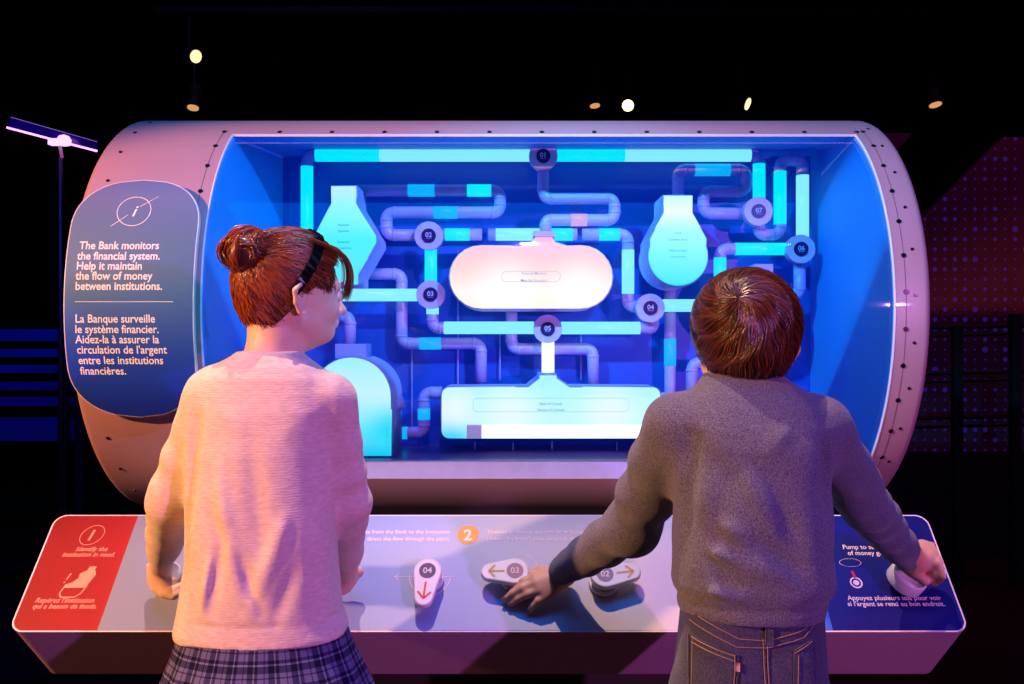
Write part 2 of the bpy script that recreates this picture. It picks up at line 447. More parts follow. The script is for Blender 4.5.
def face_off(Yf, pix, Yb):
    Pf = outline3(pix, Yf); c = sum(Pf, Vector())/len(Pf); return Vector((c.x, Yb, min(p.z for p in Pf)))
# pink tank
pk = arc(480, 277, 32, 270, 90)[0:]+[(520, 245), (532, 241), (535, 236), (535, 232.5), (553, 232.5), (553, 236), (556, 241), (568, 245)]+arc(582, 277, 32, 90, -90)
pk = arc(480.5, 277, 32.5, 270, 90)[::1]+pk[13:21]+arc(581.5, 277, 32.5, 90, -90)
o_ = face_off(2.40, pk, 2.56); cz = W(0, 277, 2.4).z-o_.z
em = emis_grad('lit_face_pink', [(0, (1, .86, .62)), (.25, (1, .9, .74)), (.5, (1, .68, .56)), (.72, (1, .58, .56)), (.9, (1, .55, .68)), (1, (.9, .45, .85))], 1.08, 'Z', 0.0, 0.2,
               blobs=((W(505, 295, 2.4).x-o_.x, 0.045, 0.13, (1, .96, .86)), (W(580, 285, 2.4).x-o_.x, 0.045, 0.12, (1, .94, .82))))
r_, _ = tank(pk, 2.40, 2.56, em, 'long pink-white glowing capsule tank with a bottle cap at the centre of the case', text=(('Financial Markets', 534, 274.5, 0.0095), ('Marchés financiers', 534, 281.5, 0.0095)), tcol=(225, 180, 165), side=mat('pink_side', (225, 190, 235), .4))
T = MB(); q = W(531, 276.5, 2.3994)
pts = rrect(-.078, -.014, .078, .014, .0139)
for i in range(len(pts)):
    a, b_ = pts[i], pts[(i+1) % len(pts)]
    if math.hypot(a[0]-b_[0], a[1]-b_[1]) > 1e-6: put2d(T, quad2d(*a, *b_, .0009), lambda x, y: (q.x+x, q.y, q.z+y))
fromM('label_outline', T, mat('outline_pink', (210, 160, 150), .6), r_)
fromM('cap', MB().prism(rrect(-.029, -.007, .029, .007, .002, 3), lambda p: (W(544, 234, 2.39).x+p[0], 2.43, W(544, 234, 2.39).z+p[1]), lambda p: (W(544, 234, 2.39).x+p[0], 2.38, W(544, 234, 2.39).z+p[1])), mat('cap_pink', (240, 170, 210), .4), r_)
pipe([(543.3, 171), (543.3, 198.5), (614.5, 198.5), (614.5, 220), (545.5, 220), (545.5, 233)], [[], [], [], [(.35, .65, 'k')], []], 'lilac hooked pipe from dial 01 down into the pink tank cap', Y=2.49)
# diamond
dm = [(330.5, 184.5), (356.5, 184.5), (356.5, 202), (360, 208), (377.5, 236), (377.5, 243), (358.5, 276), (358.5, 286), (330, 286), (330, 276), (312.5, 243), (312.5, 236), (327, 208), (330.5, 202)]
g = lambda: emis_grad('lit_face_cyan', [(0, (0, .8, .95)), (.45, (.08, .95, .95)), (.8, (.25, .98, 1)), (1, (.55, 1, 1))], 1.0, 'Z', 0, 0.27)
tank(dm, 2.37, 2.53, emis_grad('lit_face_cyan_diamond', [(0, (.1, .8, .95)), (.45, (.06, .93, .95)), (.75, (.28, .97, 1)), (1, (.6, .9, 1))], 1.0, 'Z', 0, 0.27), 'cyan glowing diamond-shaped tank beside the girl\'s forehead',
     text=(('Payment', 343.5, 226, .0085), ('Systems', 343.5, 232, .0085), ('Systèmes', 343.5, 243, .0085), ('de paiement', 343.5, 249, .0085)), tcol=(30, 200, 215))
# bulb
bl = [(663.5, 194), (693, 194), (693, 211)]+[(708, 238)]+arc(678.3, 256, 31.2, 20, -200, 24)+[(649, 238), (663.5, 211)]
tank(bl, 2.37, 2.53, emis_grad('lit_face_cyan_bulb', [(0, (.0, .8, 1)), (.35, (.18, .93, 1)), (.6, (.36, 1, 1)), (.8, (.85, 1, 1)), (1, (.5, .95, 1))], 1.05, 'Z', 0, 0.25), 'cyan-white glowing bulb-shaped flask tank above and left of the boy\'s head',
     text=(('Small', 678, 234, .0085), ('Canadian Bank', 678, 240.5, .0085), ('Petite banque', 678, 251.5, .0085), ('canadienne', 678, 257.5, .0085)), tcol=(110, 215, 215))
# bottom tank
bt = [(527, 386.5), (539, 377), (539, 374), (557, 374), (557, 377), (571, 386.5)]+arc(654, 395, 8, 90, 0, 6)+arc(654, 431, 8, 0, -90, 6)+arc(448, 431, 8, -90, -180, 6)+arc(448, 395, 8, 180, 90, 6)
o_ = face_off(2.37, bt, 2.52)
blob = lambda px, py, rad, c: (W(px, py, 2.37).x-o_.x, W(px, py, 2.37).z-o_.z, rad, c)
em = emis_grad('lit_face_cyan_long', [(0, (.25, .95, 1)), (.3, (.6, 1, 1)), (.6, (.5, 1, 1)), (1, (.4, .9, 1))], 1.0, 'Z', 0, 0.17,
               blobs=(blob(452, 437, .07, (0, .7, 1)), blob(455, 408, .09, (.85, 1, 1)), blob(510, 415, .12, (.85, 1, 1)), blob(610, 415, .12, (.85, 1, 1))))
r_, _ = tank(bt, 2.37, 2.52, em, 'long cyan-white glowing rectangular tank on thin rods along the case bottom', text=(('Bank of Canada', 551, 405, .0095), ('Banque du Canada', 551, 411, .0095)), tcol=(120, 225, 235))
T = MB(); q = W(551, 405, 2.3694)
pts = rrect(-.205, -.018, .205, .018, .012)
for i in range(len(pts)):
    a, b_ = pts[i], pts[(i+1) % len(pts)]
    if math.hypot(a[0]-b_[0], a[1]-b_[1]) > 1e-6: put2d(T, quad2d(*a, *b_, .0008), lambda x, y: (q.x+x, q.y, q.z+y))
fromM('label_outline', T, mat('outline_cyan', (130, 220, 230), .6), r_)
root = pipe([(467, 431.5), (652, 431.5)], [[(.0, .08, 'l'), (.08, 1, 'w')]], 'bright white horizontal tube with a lilac end, lying before the long bottom tank', Y=2.34, r=0.0170)  # lilac end is unlit plastic, brightened by its own emission
# round jar tank
jr = arc(351, 397, 41, 180, 0, 20, 41)+[(392, 457.5), (310, 457.5)]
r_, _ = tank(jr, 2.275, 2.48, emis_grad('lit_face_cyan_jar', [(0, (0, .55, .95)), (.25, (.12, .85, 1)), (.6, (.6, .97, 1)), (1, (.3, .9, 1))], 1.0, 'Z', 0, .27,
    blobs=((0.1, .06, .09, (0, .75, .95)),)), 'cyan-white glowing round-topped jar tank behind the girl\'s right shoulder')
q = W(350.5, 350, 2.33)
fromM('cap', MB().box((q.x-.04, 2.33, q.z-.022), (q.x+.04, 2.42, q.z+.016)), M_side, r_)
q = W(399, 402, 2.40)
fromM('side_valve', MB().cyl((q.x-.03, q.y, q.z-.012), (1, 0, .35), .03, .045, 20, r2=.017), M_side, r_, True)
# dome tank behind the boy's head
dt = arc(753, 301, 35, 0, 360, 40)[:-1]
r_, _ = tank(dt, 2.42, 2.54, emis_grad('lit_face_cyan_dome', [(0, (0, .7, 1)), (1, (.3, 1, 1))], 1.0, 'Z', 0, .2), 'round cyan glowing tank mostly hidden behind the boy\'s hair, capped on top')
q = W(765, 267, 2.44); fromM('cap', MB().box((q.x-.03, 2.44, q.z-.016), (q.x+.022, 2.5, q.z+.008)), M_side, r_)

# ------------------------------------------------------------------ sign on the drum
sign = thing('information_sign', 'tall rounded blue information sign in English and French on the left end of the drum', 'sign', cylp(-0.86, 0, R+.02))
SXL, SXR = -1.012, -0.722; SMX = (SXL+SXR)/2
SR = R+0.022
def th_of(py, r=SR):
    lo, hi = -1.3, 1.3
    for _ in range(50):
        m_ = (lo+hi)/2; p = cylp(0, m_, r); y = CY-(p[2]-CZ)*F/p[1]
        if y > py: lo = m_
        else: hi = m_
    return lo
tt, tb = th_of(180), th_of(417)
half = (SXR-SXL)/2
def sgn(u, s_, r=SR): return cylp(SMX+u, tb+(s_)/SR, r)
Hs = (tt-tb)*SR
sp_ = []
def sup(cx, cy, a, b_, q0, n=14, e=2.25):
    o = []
    for i in range(n+1):
        t = math.radians(q0+90*i/n); c_, s_ = math.cos(t), math.sin(t)
        o.append((cx+a*math.copysign(abs(c_)**(2/e), c_), cy+b_*math.copysign(abs(s_)**(2/e), s_)))
    return o
ra, rb = half, 0.13
sp_ = sup(0, Hs-rb, ra, rb, 0)+sup(0, Hs-rb, ra, rb, 90)+sup(0, rb, ra, rb, 180)+sup(0, rb, ra, rb, 270)
def half_w(s_):
    if s_ > Hs-rb: k = (s_-(Hs-rb))/rb
    elif s_ < rb: k = (rb-s_)/rb
    else: return half
    return half*max(0, 1-min(1, k)**2.25)**(1/2.25)
def plate(r0, r1, grow, m, name):
    ss = np.linspace(-grow, Hs+grow, 90); v = []; f = []; n = 16
    for r in (r0, r1):
        for s_ in ss:
            sc_ = (s_+grow)/(Hs+2*grow)*Hs; w = half_w(sc_)*(half+grow)/half+1e-4
            for k in range(n+1): v.append(sgn(-w+2*w*k/n, s_, r))
    N1 = 90*(n+1)
    for L in (0, 1):
        for i in range(89):
            for k in range(n):
                a = L*N1+i*(n+1)+k; q = (a, a+1, a+n+2, a+n+1); f.append(q if L else q[::-1])
    for i in range(89):
        for k in (0, n):
            a = i*(n+1)+k; f.append((a, a+n+1, a+n+1+N1, a+N1))
    for i in (0, 89):
        for k in range(n):
            a = i*(n+1)+k; f.append((a, a+1, a+1+N1, a+N1))
    return mesh(name, v, f, m, sign)
plate(R+0.008, R+0.0205, 0.0018, mat('sign_edge', (225, 205, 205), .4), 'edge')
# printed gradient by object Z
ms, nt, b = NT('sign_print')
tc = N(nt, 'ShaderNodeTexCoord'); s3 = N(nt, 'ShaderNodeSeparateXYZ'); nt.links.new(tc.outputs['Object'], s3.inputs[0])
mr = N(nt, 'ShaderNodeMapRange'); mr.inputs['From Min'].default_value = -.23; mr.inputs['From Max'].default_value = .40
nt.links.new(s3.outputs['Z'], mr.inputs['Value']); rp = N(nt, 'ShaderNodeValToRGB'); el = rp.color_ramp.elements
el[0].position = 0; el[0].color = (*lin((0, 40, 150)), 1); el[1].position = 1; el[1].color = (*lin((40, 66, 140)), 1)
for p, c in ((.18, (2, 62, 162)), (.42, (16, 90, 140)), (.6, (72, 104, 135)), (.78, (105, 110, 145)), (.9, (88, 98, 150))):
    e = el.new(p); e.color = (*lin(c), 1)
nt.links.new(mr.outputs[0], rp.inputs[0]); nt.links.new(rp.outputs[0], b.inputs['Base Color']); b.inputs['Roughness'].default_value = .55
plate(R+0.0195, R+0.0218, -0.001, ms, 'printed_face')
M_let = mat('sign_lettering', (250, 228, 215), .6)
T = MB(); TR = R+0.0224
def srow(body, px, py, size, bold=.0005, italic=0.0, align='LEFT'):
    t = th_of(py, TR); p = cylp(0, t, TR); x = (px-CX)*p[1]/F
    put_text(T, body, size, lambda a, b: cylp(x+a*.89, t+b/TR, TR), align=align, bold=bold, shear=italic)
rows = [('The Bank monitors', 79, 249), ('the financial system.', 77, 259.5), ('Help it maintain', 76, 269.5), ('the flow of money', 75.5, 279.5), ('between institutions.', 75, 289.8)]
for b_, x, y in rows: srow(b_, x, y, 0.0262, italic=.12 if y < 245 else 0.0)
rows = [('La Banque surveille', 75, 322.5), ('le système financier.', 75, 333), ('Aidez-la à assurer la', 75.5, 343.2), ('circulation de l\'argent', 77, 353.5), ('entre les institutions', 78.5, 364), ('financières.', 80.5, 374.5)]
for b_, x, y in rows: srow(b_, x, y, 0.0262, bold=.00035)
t = th_of(302, TR); p = cylp(0, t, TR)
x0 = (75-CX)*p[1]/F; x1 = (173-CX)*p[1]/F
T.add([cylp(x0, t, TR), cylp(x1, t, TR), cylp(x1, t+.0022, TR), cylp(x0, t+.0022, TR)], [(0, 1, 2, 3)])
t = th_of(211, TR); p = cylp(0, t, TR); xc = (134-CX)*p[1]/F
fn = lambda a, b: cylp(xc+a, t+b/TR, TR)
put2d(T, ring2d(.0385, .0016), fn)
put2d(T, quad2d(-.048, -.04, -.012, -.010, .0012), fn); put2d(T, quad2d(.012, .012, .05, .04, .0012), fn)
put_text(T, 'i', .042, lambda a, b: fn(a, b-.014), shear=.25, bold=.0004)
fromM('lettering', T, M_let, sign)

# ------------------------------------------------------------------ console
A0 = Vector((0, 1.75, CZ-0.564)); B0 = Vector((0, 1.935, CZ-0.372))
eS = (B0-A0); PLEN = eS.length; eS = eS.normalized()
nP = Vector((0, -eS.z, eS.y))
U0, U1 = -.980, .890
def pan(u, v, h=0.0): return tuple(Vector((u, 0, 0))+A0+eS*v+nP*h)
def pp(px, py, h=0.0):
    d = Vector(((px-CX)/F, 1, -(py-CY)/F)); o = Vector((0, 0, CZ)); q = A0+nP*h
    t = (q-o).dot(nP)/d.dot(nP); p = o+d*t
    return p
def uv(px, py, h=0.0):
    p = pp(px, py, h); return p.x, (p-A0).dot(eS)
cons = thing('control_console', 'low sloping control console with red, pale and navy graphic panels before the drum', 'console', (0, 1.9, 0))
RR = rrect(U0, 0, U1, PLEN, .026)
M_cons = mat('console_paint', (188, 138, 165), .45, var=.03, coat=.1)
C_ = MB().prism(RR, lambda p: pan(p[0], p[1], -.19), lambda p: pan(p[0], p[1], -.0015))
fromM('body', C_, M_cons, cons)
fromM('pedestal', MB().box((-.72, 1.98, 0), (.66, 2.2, .62)), mat('pedestal_dark', (46, 20, 18), .6), cons)
RI = rrect(U0+.0035, .003, U1-.0035, PLEN-.003, .024)
fromM('panel_edge', MB().prism(RR, lambda p: pan(p[0], p[1], -.0015), lambda p: pan(p[0], p[1], .0004)), M_trim, cons)
(ua, va), (ub, vb) = uv(138, 517), uv(97, 632)
a_, b_ = (va-vb), -(ua-ub); c_ = a_*ua+b_*va
if a_*U0+b_*0 > c_: a_, b_, c_ = -a_, -b_, -c_
ur = uv(833, 631)[0]
red = clip(RI, a_, b_, c_); mid = clip(clip(RI, -a_, -b_, -c_), 1, 0, ur); blu = clip(RI, -1, 0, -ur)
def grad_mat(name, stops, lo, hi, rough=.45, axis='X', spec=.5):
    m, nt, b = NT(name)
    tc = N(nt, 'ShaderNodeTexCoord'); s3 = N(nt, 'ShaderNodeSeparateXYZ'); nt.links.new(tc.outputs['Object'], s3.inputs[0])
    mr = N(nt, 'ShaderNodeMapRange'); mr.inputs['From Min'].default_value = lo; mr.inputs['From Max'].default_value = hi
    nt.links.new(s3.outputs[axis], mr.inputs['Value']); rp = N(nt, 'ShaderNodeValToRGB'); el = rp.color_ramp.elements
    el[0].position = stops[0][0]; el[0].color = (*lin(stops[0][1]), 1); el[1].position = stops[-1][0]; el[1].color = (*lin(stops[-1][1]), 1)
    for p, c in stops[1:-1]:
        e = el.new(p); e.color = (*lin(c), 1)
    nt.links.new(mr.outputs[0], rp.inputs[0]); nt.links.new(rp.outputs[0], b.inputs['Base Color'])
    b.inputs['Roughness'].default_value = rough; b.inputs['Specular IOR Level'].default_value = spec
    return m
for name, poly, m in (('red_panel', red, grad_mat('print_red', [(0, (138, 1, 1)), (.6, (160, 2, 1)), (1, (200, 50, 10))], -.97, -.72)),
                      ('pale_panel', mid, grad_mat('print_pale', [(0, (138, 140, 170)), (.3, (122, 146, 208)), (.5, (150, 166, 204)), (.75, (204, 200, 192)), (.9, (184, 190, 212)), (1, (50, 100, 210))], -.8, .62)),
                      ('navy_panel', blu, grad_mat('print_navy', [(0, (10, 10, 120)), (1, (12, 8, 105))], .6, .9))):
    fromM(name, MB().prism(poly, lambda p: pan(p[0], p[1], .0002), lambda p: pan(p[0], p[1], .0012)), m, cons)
HT = .0017
M_inkw = mat('panel_ink_white', (245, 225, 225), .6); M_inkr = mat('panel_ink_pink', (240, 150, 130), .6)
M_org = mat('panel_orange', (246, 150, 50), .5)
def ptext(T, body, px, py, size, align='CENTER', bold=.0002, shear=0., h=HT):
    u, v = uv(px, py, h); put_text(T, body, size, lambda a, b: pan(u+a, v+b, h), align=align, bold=bold, shear=shear)
T = MB(); u, v = uv(92.5, 535.5); sk = .2
fn = lambda a, b: pan(u+a+b*sk, v+b, HT)
put2d(T, ring2d(.0235, .0013), fn); put_text(T, '1', .036, lambda a, b: fn(a-.001, b-.0125), bold=.0006)
fromM('red_numeral_print', T, M_inkr, cons); T = MB()
for s_, x, y in (('Identify the', 91, 551), ('institution in need.', 88, 556.5)):
    ptext(T, s_, x, y, .0145, shear=.25)
fromM('english_red_print', T, M_inkr, cons); T = MB()
for s_, x, y in (('Repérez l\'institution', 64, 602.5), ('qui a besoin de fonds.', 64, 608.5)):
    ptext(T, s_, x, y, .0145, shear=.25)
fromM('red_caption_print', T, M_inkr, cons); T = MB()
# drawing of a tank pouring
u2, v2 = uv(74, 590); fn2 = lambda a, b: pan(u2+a+b*.35, v2+b, HT)
jar = [(-.018, .02), (-.018, .008), (-.018, -.004), (.022, -.004), (.022, .034), (.014, .046), (.008, .046), (.008, .054), (-.006, .054), (-.006, .046), (-.012, .04)]
T.add([fn2(*p) for p in ((-.022, .012), (-.022, .004), (.02, .004), (.022, .034), (.014, .044), (-.001, .044), (-.012, .036), (-.008, .026), (-.014, .016))], [tuple(range(9))])
put2d(T, quad2d(-.002, .048, .012, .048, .008), fn2)
for a, b2 in (((-.023, .012), (-.023, -.008)), ((-.023, -.008), (-.015, -.017)), ((-.015, -.017), (.012, -.017)), ((.012, -.017), (.02, -.008)), ((.02, -.008), (.021, .01))):
    put2d(T, quad2d(*a, *b2, .0028), fn2)
put2d(T, quad2d(-.03, .036, -.03, .022, .003), fn2); put2d(T, quad2d(-.03, .018, -.03, .015, .003), fn2)
fromM('red_panel_print', T, M_inkr, cons)
T = MB()
def lefttext(b_, px, py, al): ptext(T, b_, px, py, .0128, al, bold=.0001)
lefttext('Turn the valves to connect the pipes from the Bank to the institution', 450, 533.5, 'RIGHT'); lefttext('in need. Use the levers to direct the flow through the pipes.', 450, 540.5, 'RIGHT')
fromM('english_caption_print', T, M_inkw, cons); T = MB()
lefttext('Trouvez le chemin qui relie de la Banque à l\'institution', 487, 533.5, 'LEFT'); lefttext('Utilisez les leviers pour diriger le flux dans les tuyaux.', 487, 540.5, 'LEFT')
fromM('french_caption_print', T, M_inkw, cons); T = MB()
ptext(T, 'Pump to see if the', 843, 549, .0145, 'LEFT'); ptext(T, 'of money goes', 848, 555, .0145, 'LEFT')
fromM('pump_caption_print', T, M_inkw, cons); T = MB()
ptext(T, 'Appuyez plusieurs fois pour voir', 848, 600, .0142, 'LEFT'); ptext(T, 'si l\'argent se rend au bon endroit.', 848, 606, .0142, 'LEFT')
fromM('pump_caption_print', T, M_inkw, cons); T = MB()
u, v = uv(468, 535.5); fn = lambda a, b: pan(u+a, v+b, HT+.0008)
put_text(T, '2', .036, lambda a, b: fn(a, b-.0125), bold=.0012)
fromM('white_numeral', T, M_inkw, cons); T = MB()
u5, v5 = uv(856, 583); fn = lambda a, b: pan(u5+a, v5+b, HT)
put2d(T, ring2d(.011, .003), fn); put2d(T, disc2d(.006), fn)
u6, v6 = uv(850, 563); fn = lambda a, b: pan(u6+a, v6+b, HT); v_, f_ = ring2d(.022, .001); put2d(T, ([(a, b*.42) for a, b in v_], f_), fn)
fromM('pump_icon_print', T, M_inkw, cons)
# arcs round the levers
for hx, hy, aim in ((430, 577, 'L'), (519, 573, 'R'), (612, 577, 'R')):
    T = MB(); u, v = uv(hx, hy); fn = lambda a, b: pan(u+a, v+b, HT)
    put2d(T, ring2d(.0415, .0013, PI*(-1.02 if hx == 430 else -.45), PI*(.02 if hx == 430 else .55)), fn)
    if hx == 430:
        put2d(T, quad2d(-.072, 0, .045, 0, .0012), fn); put2d(T, quad2d(-.072, 0, -.064, .006, .0012), fn); put2d(T, quad2d(-.072, 0, -.064, -.006, .0012), fn)
    else:
        put2d(T, quad2d(.0, -.03, .0, -.055, .0012), fn); put2d(T, quad2d(0, -.057, -.006, -.048, .0012), fn); put2d(T, quad2d(0, -.057, .006, -.048, .0012), fn)
    fromM('dial_arc_print', T, M_inkw, cons)
u, v = uv(468, 535); T = MB(); put2d(T, disc2d(.0225), lambda a, b: pan(u+a, v+b, HT+.0002)); fromM('orange_dot', T, M_org, cons)
u, v = uv(853, 573); T = MB(); put2d(T, quad2d(-.002, .004, .001, -.012, .006), lambda a, b: pan(u+a, v+b, HT+.0002)); fromM('red_arrow_print', T, mat('ink_red', (200, 30, 60), .5), cons)

def lever(hub, tip, num, label, acol, ncol, H=.028):
    h = H+.011
    u0, v0 = uv(*hub, h); u1, v1 = uv(*tip, h)
    root = thing('lever', label, 'lever', pan(u0, v0, .002))
    ang = math.atan2(v1-v0, u1-u0); L = math.hypot(u1-u0, v1-v0)
    fromM('base', MB().cyl(pan(u0, v0, .0014), nP,   .031, .012, 36, bev=.004), M_white, root, True)
    fromM('stem', MB().cyl(pan(u0, v0, .012), nP, .023, H-.012, 24), M_white, root, True)
    r0, r1 = .029, .0185
    pts = []
    al = math.acos((r0-r1)/L)
    for i in range(25):
        a = al+(2*PI-2*al)*i/24; pts.append((r0*math.cos(a), r0*math.sin(a)))
    for i in range(17):
        a = -al+2*al*i/16; pts.append((L+r1*math.cos(a), r1*math.sin(a)))
    rot = lambda p: (u0+p[0]*math.cos(ang)-p[1]*math.sin(ang), v0+p[0]*math.sin(ang)+p[1]*math.cos(ang))
    cen = (L*.4, 0)
    v = []; n = len(pts)
    for ins, hh in ((.004, H-.004), (0, H), (0, h-.004), (.0015, h-.001), (.004, h)):
        for p in pts:
            d = Vector((cen[0]-p[0], cen[1]-p[1])).normalized()*ins; q = rot((p[0]+d.x, p[1]+d.y)); v.append(pan(q[0], q[1], hh))
    f = [(k*n+i, k*n+(i+1) % n, (k+1)*n+(i+1) % n, (k+1)*n+i) for k in range(4) for i in range(n)]+[tuple(range(n))[::-1], tuple(range(4*n, 5*n))]
    mesh('handle', v, f, M_white, root)
    T = MB(); fa = lambda a, b: pan(*rot((a, b)), h+.0006)
    put2d(T, quad2d(L*.42, 0, L*1.02, 0, .004), fa); put2d(T, quad2d(L*1.05, 0, L*.80, .013, .004), fa); put2d(T, quad2d(L*1.05, 0, L*.80, -.013, .004), fa)
    fromM('arrow', T, acol, root)
    T = MB(); fb = lambda a, b: pan(u0+a, v0+b, h+.0006); put2d(T, disc2d(.0168), fb); fromM('number_disc', T, ncol, root)
    T = MB(); fb = lambda a, b: pan(u0+a, v0+b-.006, h+.0011); put_text(T, num, .018, fb, bold=.0003); fromM('numeral', T, M_inkw, root)
M_ar = mat('arrow_red', (225, 60, 30), .5); M_ao = mat('arrow_orange', (225, 165, 70), .5)
lever((427.5, 570.5), (423.5, 597), '04', 'white rotary lever marked 04 with a red arrow pointing down', M_ar, mat('disc_purple', (75, 40, 110), .5))
lever((515, 570.5), (490, 571), '03', 'white rotary lever with an ochre arrow pointing left, by the boy\'s left hand', M_ao, mat('disc_mauve', (165, 120, 135), .5))
lever((605, 574), (632, 571), '02', 'white rotary lever with an ochre arrow pointing right, under the boy\'s left sleeve', M_ao, mat('disc_grey', (140, 120, 150), .5))
# pump
pm = thing('pump_handle', 'thick round pale plastic pump handle on the navy panel gripped by the boy', 'pump', pan(*uv(905, 580), .002))
c0 = pp(907, 578, .03)
fromM('base', MB().cyl(pan(*uv(908, 573), .0014), nP, .02, .03, 24, bev=.003), M_white, pm, True)
axp = (Vector((.32, -.55, .75))).normalized()
fromM('paddle', MB().cyl(c0-axp*.016, axp, .037, .03, 40, bev=.004), M_white, pm, True)
fromM('grip_bar', MB().sweep([c0+Vector((.0, .0, 0)), c0+Vector((.035, -.005, .006)), c0+Vector((.07, -.01, .012))], [.011, .011, .011], 14), M_white, pm, True)
fromM('yoke', MB().sweep([pp(893, 524, .006), pp(899, 527, .03), pp(905, 536, .04), pp(909, 548, .03), pp(911, 560, .01)], .009, 12), M_white, pm, True)

# ------------------------------------------------------------------ people: implicit-surface modelling
def smin(a, b, k):
    if k <= 0: return np.minimum(a, b)
    h = np.clip(.5+.5*(b-a)/k, 0, 1)
    return b*(1-h)+a*h-k*h*(1-h)
class Vol:
    def __init__(s, lo, hi, h):
        s.h = h; s.lo = np.array(lo, float)
        s.n = np.ceil((np.array(hi)-s.lo)/h).astype(int)+1
        s.ax = [s.lo[i]+h*np.arange(s.n[i]) for i in range(3)]
        s.f = np.full(s.n, .2, np.float32)
    def _sub(s, lo, hi, m):
        sl = []
        for i in range(3):
            a = int(max(0, np.floor((lo[i]-m-s.lo[i])/s.h))); b = int(min(s.n[i], np.ceil((hi[i]+m-s.lo[i])/s.h)+1))
            if b <= a: return None, None
            sl.append(slice(a, b))
        X = s.ax[0][sl[0]][:, None, None]; Y = s.ax[1][sl[1]][None, :, None]; Z = s.ax[2][sl[2]][None, None, :]
        return tuple(sl), (X, Y, Z)
    def add(s, fn, lo, hi, k=.01, m=.06, op='u'):
        sl, g = s._sub(lo, hi, m)
        if sl is None: return s
        d = fn(*g)
        if op == 'u': s.f[sl] = smin(s.f[sl], d, k)
        elif op == 'd': s.f[sl] = -smin(-s.f[sl], d, k)
        elif op == '+': s.f[sl] = s.f[sl]+d
        return s
    def cap(s, a, b, ra, rb=None, k=.012, fn=None, op='u', sy=1.0):
        rb = ra if rb is None else rb
        a = np.array(a, float); b = np.array(b, float); d = b-a; L2 = float(d@d)+1e-12
        def f(X, Y, Z):
            t = np.clip(((X-a[0])*d[0]+(Y-a[1])*d[1]+(Z-a[2])*d[2])/L2, 0, 1)
            r = ra+(rb-ra)*t
            if fn is not None: r = r+fn(t)
            return np.sqrt((X-a[0]-d[0]*t)**2+(Y-a[1]-d[1]*t)**2+(Z-a[2]-d[2]*t)**2)-r
        R_ = max(ra, rb)+.01
        return s.add(f, np.minimum(a, b)-R_, np.maximum(a, b)+R_, k, op=op)
    def chain(s, pts, rs, k=.01, fn=None):
        for i in range(len(pts)-1): s.cap(pts[i], pts[i+1], rs[i], rs[i+1], k, fn)
        return s
    def ell(s, c, r, ax=None, k=.012, op='u'):
        c = np.array(c, float); r = np.array(r, float)
        A = np.eye(3) if ax is None else np.array(ax, float)
        def f(X, Y, Z):
            p = [((X-c[0])*A[i][0]+(Y-c[1])*A[i][1]+(Z-c[2])*A[i][2]) for i in range(3)]
            k0 = np.sqrt((p[0]/r[0])**2+(p[1]/r[1])**2+(p[2]/r[2])**2)
            k1 = np.sqrt((p[0]/r[0]**2)**2+(p[1]/r[1]**2)**2+(p[2]/r[2]**2)**2)+1e-9
            return k0*(k0-1)/k1
        R_ = float(r.max())
        return s.add(f, c-R_, c+R_, k, op=op)
    def loft(s, tab, k=.02, p=2.3, op='u', amod=None):
        """tab rows: z, cx, cy, a, b (ascending z)"""
        tab = np.array(sorted(tab)); z = tab[:, 0]
        def f(X, Y, Z):
            I = lambda j: np.interp(Z, z, tab[:, j])
            cx, cy, a, b = I(1), I(2), I(3), I(4)
            x = X-cx; y = Y-cy
            if amod is not None:
                q = 1+amod(np.arctan2(y, x), Z); a = a*q; b = b*q
            n = (np.abs(x/a)**p+np.abs(y/b)**p)**(1/p)
            d = (n-1)*np.minimum(a, b)
            return np.maximum(d, np.maximum(z[0]-Z, Z-z[-1]))
        am = tab[:, 3].max(); bm = tab[:, 4].max()
        return s.add(f, (tab[:, 1].min()-am, tab[:, 2].min()-bm, z[0]), (tab[:, 1].max()+am, tab[:, 2].max()+bm, z[-1]), k, op=op)
    def fold(s, a, b, w, amp, m=.03):
        """raise (amp>0) or sink (amp<0) the surface along a line"""
        a = np.array(a, float); b = np.array(b, float); d = b-a; L2 = float(d@d)+1e-12
        def f(X, Y, Z):
            t0 = ((X-a[0])*d[0]+(Y-a[1])*d[1]+(Z-a[2])*d[2])/L2; t = np.clip(t0, 0, 1)
            q = (X-a[0]-d[0]*t)**2+(Y-a[1]-d[1]*t)**2+(Z-a[2]-d[2]*t)**2
            return -amp*np.exp(-q/(w*w))*(.35+.65*np.sin(PI*t))
        return s.add(f, np.minimum(a, b)-2*w, np.maximum(a, b)+2*w, m=.0, op='+')
    def wobble(s, amp, freqs, seed=0):
        r = np.random.default_rng(seed); X = s.ax[0][:, None, None]; Y = s.ax[1][None, :, None]; Z = s.ax[2][None, None, :]
        for fr_ in freqs:
            for _ in range(3):
                k = r.normal(size=3); k /= np.linalg.norm(k); k *= fr_*(.7+.6*r.random()); ph = r.random()*6.28
                s.f += (amp/len(freqs)/1.5*np.sin(k[0]*X+k[1]*Y+k[2]*Z+ph)).astype(np.float32)
        return s
